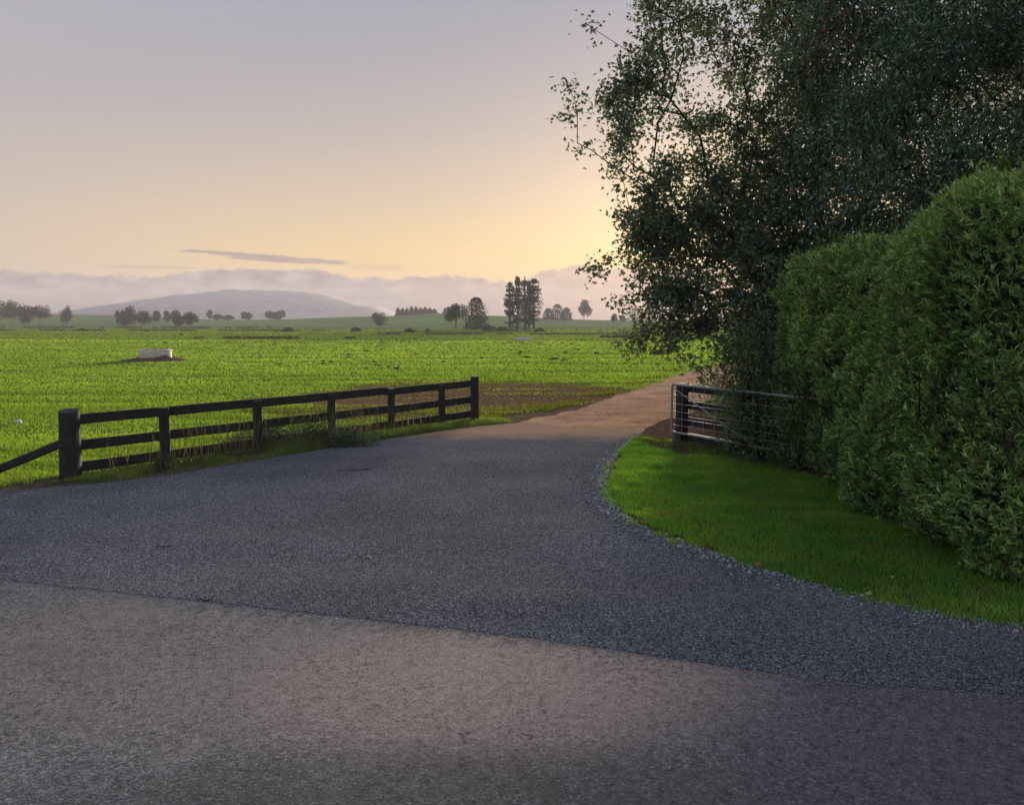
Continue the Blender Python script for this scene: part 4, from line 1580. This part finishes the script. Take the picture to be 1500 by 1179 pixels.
# ------------------------------------------------------------------ things out in the field
def ring_mesh(r, h, th, zb=0.0, n=40):
    V, F = [], []
    prof = [(r * 0.97, zb), (r, zb + 0.03), (r * 0.99, zb + h - 0.04), (r * 0.985, zb + h), (r - th, zb + h), (r - th, zb + 0.1)]
    for i in range(n):
        a = 2 * math.pi * i / n
        for rr, z in prof:
            V.append((rr * math.cos(a), rr * math.sin(a), z))
    m_ = len(prof)
    for i in range(n):
        j = (i + 1) % n
        for k in range(m_ - 1):
            F.append((i * m_ + k, j * m_ + k, j * m_ + k + 1, i * m_ + k + 1))
    return V, F


def trough(px_, py_, r, h, lab, mound):
    x, y = at(px_, py_)
    y += r
    t = thing('water_trough', lab, 'trough', (x, y, 0))
    V, F = ring_mesh(r, h - 0.07, 0.08)
    link('wall', pymesh('wall', V, F, True), t, M_CONC)
    V, F = ring_mesh(r + 0.03, 0.07, 0.13, h - 0.068)
    link('rim', pymesh('rim', V, F, False), t, M_CONC)
    V = [(0, 0, h - 0.12)] + [((r - 0.09) * math.cos(i * 0.2094), (r - 0.09) * math.sin(i * 0.2094), h - 0.12) for i in range(30)]
    link('water', pymesh('water', V, [(0, 1 + i, 1 + (i + 1) % 30) for i in range(30)]), t, M_WATER)
    if mound:
        V, F = [], []
        n = 60
        for k, rr in enumerate((r - 0.05, r + 0.08, r + 0.25, r + 0.5, r + 0.8)):
            for i in range(n):
                a = 2 * math.pi * i / n
                hz = (0.30, 0.26, 0.14, 0.06, -0.02)[k] * (0.25 + 1.25 * float(vnoise(math.cos(a) * 2 + 4, math.sin(a) * 2, 4)) + 0.35 * max(0.0, math.sin(-a) * 0.8 + math.cos(a) * 0.4) * (k < 3))
                V.append((rr * math.cos(a) * (1 + 0.25 * (k > 2) * abs(math.cos(a))), rr * math.sin(a), hz))
        F = [(k * n + i, k * n + (i + 1) % n, (k + 1) * n + (i + 1) % n, (k + 1) * n + i) for k in range(4) for i in range(n)]
        o = link('soil_mound', pymesh('soil_mound', V, [f[::-1] for f in F], True), None, M_MULCH)
        o.location = (x, y, 0.01)
        tag(o, 'low heap of brown soil round the base of the white trough', 'soil heap')


trough(218, 529, 0.87, 0.60, 'round white concrete water trough standing in the green field', True)
trough(767, 499, 0.95, 0.30, 'low pale trough far out in the field before the tall pines', False)

protos = []
for k in range(6):
    me = rock_mesh('soil_clod', 60 + k, 2, 0.55, 0.3)
    me.materials.append(M_CLOD)
    protos.append(me)
cl = [(200 + 0.0, 0)]
spots = []
for px_, py_, w in ((753 / 5 + 0, 532.5, 7), (242, 503, 9), (265, 491, 9), (285, 504, 7), (473, 530, 9), (484, 531, 8), (511, 524, 8), (518, 547, 9), (605, 486, 7), (650, 531, 8),
                    (553, 536, 10), (560, 540, 7), (580, 540, 9), (570, 538, 7), (706, 525, 8), (772, 524, 8), (812, 527, 12), (826, 528, 8), (828, 517, 9), (763, 517, 8),
                    (874, 518, 7), (510, 521, 9), (537, 515, 8), (475, 533, 8), (612, 520, 6), (660, 509, 6), (965, 519, 20), (958, 514, 10), (411, 534, 9),
                    (120, 485, 14), (355, 507, 7), (403, 506, 8), (425, 494, 8), (381, 509, 6)):
    spots.append((px_, py_, w))
for k in range(120):
    py_ = 496 + 70 * random.random() ** 1.6
    spots.append((random.uniform(-20, 900), py_, random.uniform(2.0, 6.0)))
for k, (px_, py_, w) in enumerate(spots):
    x, y = at(px_, py_)
    if inpoly(np.array([x]), np.array([y]), TRP)[0]:
        continue
    r_ = w / FPX * y * 0.5
    o = link('soil_clod', protos[k % 6])
    o.location = (x, y, (float(terr(x, y)) if y > 60 else 0) + r_ * 0.15)
    o.scale = (r_, r_ * 0.9, r_ * random.uniform(0.5, 0.9))
    o.rotation_euler = (0, 0, random.uniform(0, 6))
    tag(o, 'dark clod of turned soil lying in the bright green field', 'clod', 'dark clods scattered over the field')

x, y = at(27, 621)
me = rock_mesh('stone', 90, 2, 0.6, 0.15)
me.materials.append(M_CONC)
o = link('stone', me)
o.location = (x, y, 0.05)
o.scale = (0.09, 0.08, 0.09)
tag(o, 'single pale stone lying in the grass left of the strainer post', 'stone')


def bird():
    x, y = at(582, 549)
    t = thing('bird', 'small dark bird with a pale belly standing in the field beyond the fence', 'bird', (x, y, 0))
    V, F = [], []
    rings = [(-0.16, 0.20, 0.006, 0.006), (-0.09, 0.22, 0.035, 0.03), (0.0, 0.25, 0.07, 0.075), (0.07, 0.29, 0.06, 0.065), (0.11, 0.345, 0.032, 0.036), (0.13, 0.385, 0.034, 0.034),
             (0.16, 0.39, 0.02, 0.02), (0.20, 0.382, 0.005, 0.004)]
    for a, z, w, h in rings:
        for i in range(10):
            an = i * math.pi / 5
            V.append((a, w * math.cos(an), z + h * math.sin(an)))
    for k in range(len(rings) - 1):
        for i in range(10):
            j = (i + 1) % 10
            F.append((k * 10 + i, k * 10 + j, k * 10 + 10 + j, k * 10 + 10 + i))
    m, nt = mat('plumage')
    z = nt.n('ShaderNodeSeparateXYZ', ins={0: objco(nt)}).outputs[2]
    finish(nt, nt.mix(nt.maprange(z, 0.22, 0.25, 0, 1), (0.6, 0.58, 0.55, 1), (0.03, 0.028, 0.026, 1)), 0.7)
    link('body', pymesh('body', V, F, True), t, m)
    for s in (-0.03, 0.03):
        V, F = tubes([(0.0, s, 0.20), (0.02, s, 0.1)], [(0.02, s, 0.1), (0.0, s, 0.0)], [0.007, 0.006], [0.006, 0.006], 5)
        link('leg', npmesh('leg', V, F), t, M_BARK)
    t.rotation_euler = (0, 0, R(60))


bird()


# ------------------------------------------------------------------ far trees
def far_tree(name, label, px_, d, ytop, wpx, style='round', group=None, trunk_frac=0.25, seed=0, dens_=1.0, green=0.0):
    x = (px_ - 750) / FPX * d
    zb = float(terr(x, d))
    H = pt(px_, ytop, d).z - zb
    W = wpx / FPX * d / 2
    root = thing(name, label, 'tree', (x, d, zb), 0, group)
    rs = np.random.default_rng(seed + int(px_ * 7) + 1000)
    cs = max(0.16, d / FPX * 1.7)
    if style in ('round', 'open', 'tall'):
        trunk_frac = trunk_frac * 0.6
        nl = {'round': 13, 'open': 16, 'tall': 12}[style]
        lob = []
        for i in range(nl):
            u = rs.normal(size=3)
            u /= np.linalg.norm(u)
            lob.append((u * np.array((W, W, H * (1 - trunk_frac) / 2)) * rs.uniform(0.30, 0.75) + np.array((0, 0, H * (trunk_frac + (1 - trunk_frac) / 2))),
                        rs.uniform(0.42, 0.62) * (0.75 if style == 'open' else 1)))
        n = int(1500 * dens_)
        k = rs.integers(0, nl, n)
        u = rs.normal(size=(n, 3))
        u /= np.linalg.norm(u, axis=1, keepdims=True)
        rr = rs.random((n, 1)) ** 0.4
        cen = np.array([lob[i][0] for i in k]) + u * rr * np.array([lob[i][1] for i in k])[:, None] * np.array((W, W, H * (1 - trunk_frac) * 0.55))
        att = np.array([l[0] for l in lob])
    elif style == 'pine':
        n = int(2400 * dens_)
        # tiers of spreading boughs round a bare pole
        nt_ = 24
        tz = np.sort(rs.uniform(0.10, 1.0, nt_))
        k = rs.integers(0, nt_, n)
        ang = rs.integers(0, 6, n) * 1.047 + k * 0.7 + rs.normal(0, 0.42, n)
        rr = rs.random(n) ** 0.55
        tier = rs.uniform(0.6, 1.1, nt_)
        ext = W * np.interp(tz[k], [0.0, 0.15, 0.3, 0.55, 0.78, 0.9, 1.0], [0.9, 0.8, 0.7, 1.05, 0.72, 0.36, 0.08]) * tier[k] * 1.2
        cen = np.stack([np.cos(ang) * rr * ext, np.sin(ang) * rr * ext, H * tz[k] + rr * ext * 0.10 + rs.normal(0, 0.014 * H, n)], 1)
        att = np.array([(math.cos(i * 2.1) * W * 0.7, math.sin(i * 2.1) * W * 0.7, H * z) for i, z in enumerate(tz)])
    else:                                                     # cone of dense foliage to the ground
        n = int(1000 * dens_)
        t = rs.random(n) ** 1.3
        ang = rs.uniform(0, 6.283, n)
        prof = (1 - t) ** 0.65 if style == 'cone' else np.sqrt(np.maximum(0, 1 - (t * 0.98) ** 2.2))
        rr = prof * W * np.sqrt(rs.random(n)) * (0.85 + 0.3 * rs.random(n))
        cen = np.stack([np.cos(ang) * rr, np.sin(ang) * rr, H * t * 0.98 + 0.02 * H], 1)
        att = np.zeros((0, 3))
    d_ = rs.normal(size=(n, 3))
    d_ /= np.linalg.norm(d_, axis=1, keepdims=True)
    L = cs * rs.uniform(0.7, 1.6, n)
    up = rs.normal(size=(n, 3))
    V, F = leaves(cen - d_ * (L * 0.5)[:, None], d_, L, L * 0.75, 0.15, up)
    tone = np.clip(rs.normal(0.45, 0.25, n), 0, 1)
    c = colmix((0.020, 0.034, 0.020), (0.042, 0.064, 0.032), tone) * (1 + green)
    link('crown', npmesh('crown', V, F, np.repeat(c, 4, 0)), root, M_FAR)
    r0 = max(0.10, H * 0.022)
    zt = H * (0.93 if style in ('pine', 'cone', 'dome') else trunk_frac + 0.35)
    P = [(0, 0, -0.2)]
    Q = [(rs.normal(0, 0.02) * H, 0, zt)]
    V, F = tubes(P, Q, [r0], [r0 * 0.4], 7)
    link('trunk', npmesh('trunk', V, F, None, True), root, M_BARK)
    if len(att):
        st = np.array(Q) * 0 + np.stack([np.zeros(len(att)), np.zeros(len(att)), np.minimum(att[:, 2] * 0.75, zt)], 1)
        V, F = tubes(st, att, np.full(len(att), r0 * 0.35), np.full(len(att), r0 * 0.12), 4)
        link('limb', npmesh('limb', V, F, None, True), root, M_BARK)
    return root


G1 = 'broad trees at the far left of the field'
far_tree('broadleaf_tree', 'broad dark tree at the far left edge of the field', -4, 300, 441, 50, 'round', G1, 0.15, 1)
far_tree('broadleaf_tree', 'tall spreading tree with a gappy crown in the far left clump', 22, 295, 437, 46, 'open', G1, 0.2, 2, 1.3)
far_tree('broadleaf_tree', 'dark tree filling the right side of the far left clump', 38, 285, 447, 28, 'round', G1, 0.1, 3)
far_tree('broadleaf_tree', 'umbrella shaped tree on a clear trunk right of the far left clump', 62, 285, 445, 36, 'round', None, 0.38, 4)
far_tree('slender_tree', 'slender pale green tree standing alone before the left paddock', 101, 285, 449, 16, 'tall', None, 0.12, 5, 0.8, 0.9)
G2 = 'trees of the copse left of centre'
for px_, d, yt, w, lab in ((181, 290, 455, 20, 'low tree at the left end of the copse'), (196, 285, 449, 24, 'tallest tree of the copse left of centre'),
                           (214, 275, 453, 26, 'round dark tree at the front of the copse'), (184, 270, 464, 22, 'dark bush below the left end of the copse'),
                           (233, 330, 455, 14, 'pale pointed tree just right of the copse'), (247, 335, 454, 12, 'narrow pale tree between the copse and the dark pair'),
                           (260, 330, 454, 16, 'pale tree behind the dark pair of round trees')):
    far_tree('copse_tree', lab, px_, d, yt, w, 'round', G2, 0.08, 6)
far_tree('round_tree', 'left one of the dark pair of round trees in the paddock', 264, 262, 459, 20, 'round', G2, 0.06, 8)
far_tree('round_tree', 'right one of the dark pair of round trees in the paddock', 282, 258, 457, 24, 'round', G2, 0.06, 9)
G3 = 'small trees along the left skyline'
for px_, yt, w, st, lab in ((309, 454, 10, 'open', 'thin wispy tree on the skyline right of the dark pair'), (322, 461, 18, 'round', 'low bush left in the skyline row'),
                            (336, 461, 18, 'round', 'low bush right in the skyline row'), (364, 456, 15, 'round', 'small round tree alone on the skyline'),
                            (399, 456, 18, 'round', 'left bush of the double clump on the skyline'), (412, 454, 20, 'round', 'right bush of the double clump on the skyline')):
    far_tree('skyline_tree', lab, px_, 405, yt, w, st, G3, 0.08, 12)
far_tree('paddock_tree', 'pale round tree standing alone in the middle paddock', 555, 260, 457, 24, 'round', None, 0.18, 15, 0.8, 0.3)
G4 = 'conifers of the shelterbelt on the rise'
for i in range(9):
    px_ = 584 + i * 6.6
    far_tree('conifer', {0: 'leftmost conifer of the level shelterbelt on the rise', 8: 'rightmost conifer of the level shelterbelt on the rise'}.get(i, 'conifer inside the level shelterbelt along the rise'), px_, 415, 448.5 + 1.2 * abs(i - 4) * 0.5 + (i % 3), 11, 'cone', G4, 0.1, 20 + i, 0.5)
far_tree('open_tree', 'tall open crowned tree beside the dense one in mid field', 668, 185, 437, 40, 'open', None, 0.28, 31, 1.8, 0.15)
far_tree('dense_round_tree', 'dense dark dome shaped tree right of the open crowned tree', 698, 183, 436, 36, 'dome', None, 0.05, 32, 3.2)
G5 = 'tall bare stemmed pines in mid field'
for px_, d, yt, w, lab in ((747, 186, 407, 18, 'leftmost tall pine of the mid field group'), (758, 190, 404, 18, 'second tall pine from the left in the mid field group'),
                           (769, 184, 399, 24, 'tallest pine in the middle of the mid field group'), (782, 187, 403, 24, 'right hand tall pine with long boughs in the group'),
                           (775, 195, 415, 18, 'shorter pine at the back of the mid field group')):
    far_tree('pine_tree', lab, px_, d, yt, w, 'pine', G5, 0.2, 40)
for px_, yt, w, lab in ((803, 452, 18, 'left tree of the dense dark group right of the pines'), (816, 446, 22, 'middle tree of the dense dark group right of the pines'),
                        (829, 451, 18, 'right tree of the dense dark group right of the pines')):
    far_tree('conifer', lab, px_, 380, yt, w, 'dome', 'dense conifers right of the pines', 0.05, 50, 0.8)
far_tree('skyline_tree', 'rounded tree on a short trunk alone on the right skyline', 855, 395, 440, 26, 'open', None, 0.25, 52)
for px_, yt, w, lab in ((899, 460, 10, 'tiny bush on the skyline near the leaning tree'), (911, 462, 10, 'second tiny bush on the skyline near the leaning tree'),
                        (930, 451, 22, 'dark skyline tree half hidden by the leaning tree'), (950, 449, 26, 'dark skyline tree mostly hidden by the leaning tree')):
    far_tree('skyline_tree', lab, px_, 400, yt, w, 'dome', 'trees on the right skyline', 0.1, 55, 0.6)
G6 = 'low bushes along the far drain'
BUSH = iter(('lone low bush on the far drain below the double skyline clump', 'low bush on the far drain left of the pale round paddock tree',
             'low bush on the far drain below the right end of the shelterbelt', 'tiny bush on the far drain left of the open crowned tree',
             'spreading low bush at the foot of the dense dome shaped tree', 'low bush between the dense dome shaped tree and the pines',
             'wide thicket of scrub at the feet of the tall pines', 'small bush at the right foot of the tall pines'))
for px_, py_, w, h in ((424, 486, 20, 6), (522, 486, 16, 6), (600, 487, 14, 6), (627, 486, 8, 4), (718, 485, 26, 7), (735, 485, 18, 6), (758, 486, 60, 9), (790, 486, 16, 5)):
    x, y = at(px_, py_)
    s = y / FPX
    shrub_o = far_tree('low_bush', next(BUSH), px_, y, py_ - h, w, 'dome', G6, 0.02, 70, 0.35)
    shrub_o['category'] = 'bush'


# rough grass banks that edge the far paddocks
def banks():
    P = []
    for x0, x1, py_, n, h, c in ((285, 520, 495.5, 2600, 0.22, (0.060, 0.064, 0.028)), (540, 960, 489.5, 3600, 0.18, (0.075, 0.078, 0.038)), (-60, 420, 480.5, 3000, 0.5, (0.085, 0.095, 0.045)),
                                 (-60, 480, 484.5, 1800, 0.3, (0.04, 0.052, 0.02)), (560, 960, 487, 1600, 0.15, (0.17, 0.15, 0.10)), (880, 980, 494, 600, 0.3, (0.04, 0.04, 0.02))):
        px_ = RNG.uniform(x0, x1, n)
        px_ = px_[fbm(px_ * 0.03, px_ * 0 + py_, 3) > 0.47]
        n = len(px_)
        q = np.array([at(a, py_ + b) for a, b in zip(px_, RNG.normal(0, 0.35, n))])
        x, y = q[:, 0], q[:, 1]
        cc = np.tile(c, (n, 1)) * RNG.uniform(0.6, 1.4, (n, 1))
        P.append(blades(x, y, h * RNG.uniform(0.4, 1.2, n), np.full(n, 0.35), 0.5, cc, terr(x, y)))
    stuff('bank_grass', 'long rough grass on the banks between the far paddocks', P, M_FAR)


banks()


def wire_fence():
    t = thing('wire_fence', 'distant wire fence with thin posts along the far edge of the field', 'fence', (0, 140, 0))
    pts = []
    me = None
    for i, px_ in enumerate(np.arange(430, 980, 18)):
        x, y = at(px_, 487.5)
        V, F = tubes([(0, 0, 0)], [(0, 0, 1.1)], [0.06], [0.055], 6)
        if me is None:
            me = npmesh('post', V, F)
            me.materials.append(M_POST)
        o = link('post', me, t)
        o.location = (x, y - 140, float(terr(x, y)))
        pts.append((x, y - 140, float(terr(x, y))))
    pts = np.array(pts)
    for z in (0.4, 0.75, 1.05):
        V, F = tubes(pts[:-1] + (0, 0, z), pts[1:] + (0, 0, z), np.full(len(pts) - 1, 0.006), np.full(len(pts) - 1, 0.006), 4)
        link('wire', npmesh('wire', V, F), t, M_GALV)


wire_fence()


# ------------------------------------------------------------------ evening haze
def haze():
    V = [(x, y, z) for x in (-1380, 1380) for y in (-1380, 1380) for z in (-4.5, 52)]
    F = [(0, 1, 3, 2), (4, 6, 7, 5), (0, 4, 5, 1), (2, 3, 7, 6), (0, 2, 6, 4), (1, 5, 7, 3)]
    m = bpy.data.materials.new('haze')
    m.use_nodes = True
    t = NT(m.node_tree)
    v = t.n('ShaderNodeVolumePrincipled')
    v.inputs['Color'].default_value = (0.58, 0.57, 0.655, 1)
    v.inputs['Density'].default_value = 0.00065
    v.inputs['Anisotropy'].default_value = 0.1
    t.n('ShaderNodeOutputMaterial', ins={1: v.outputs[0]})
    o = link('haze', pymesh('haze', V, F), None, m)
    o['kind'] = 'stuff'
    o['label'] = 'thin evening haze over the fields'


haze()
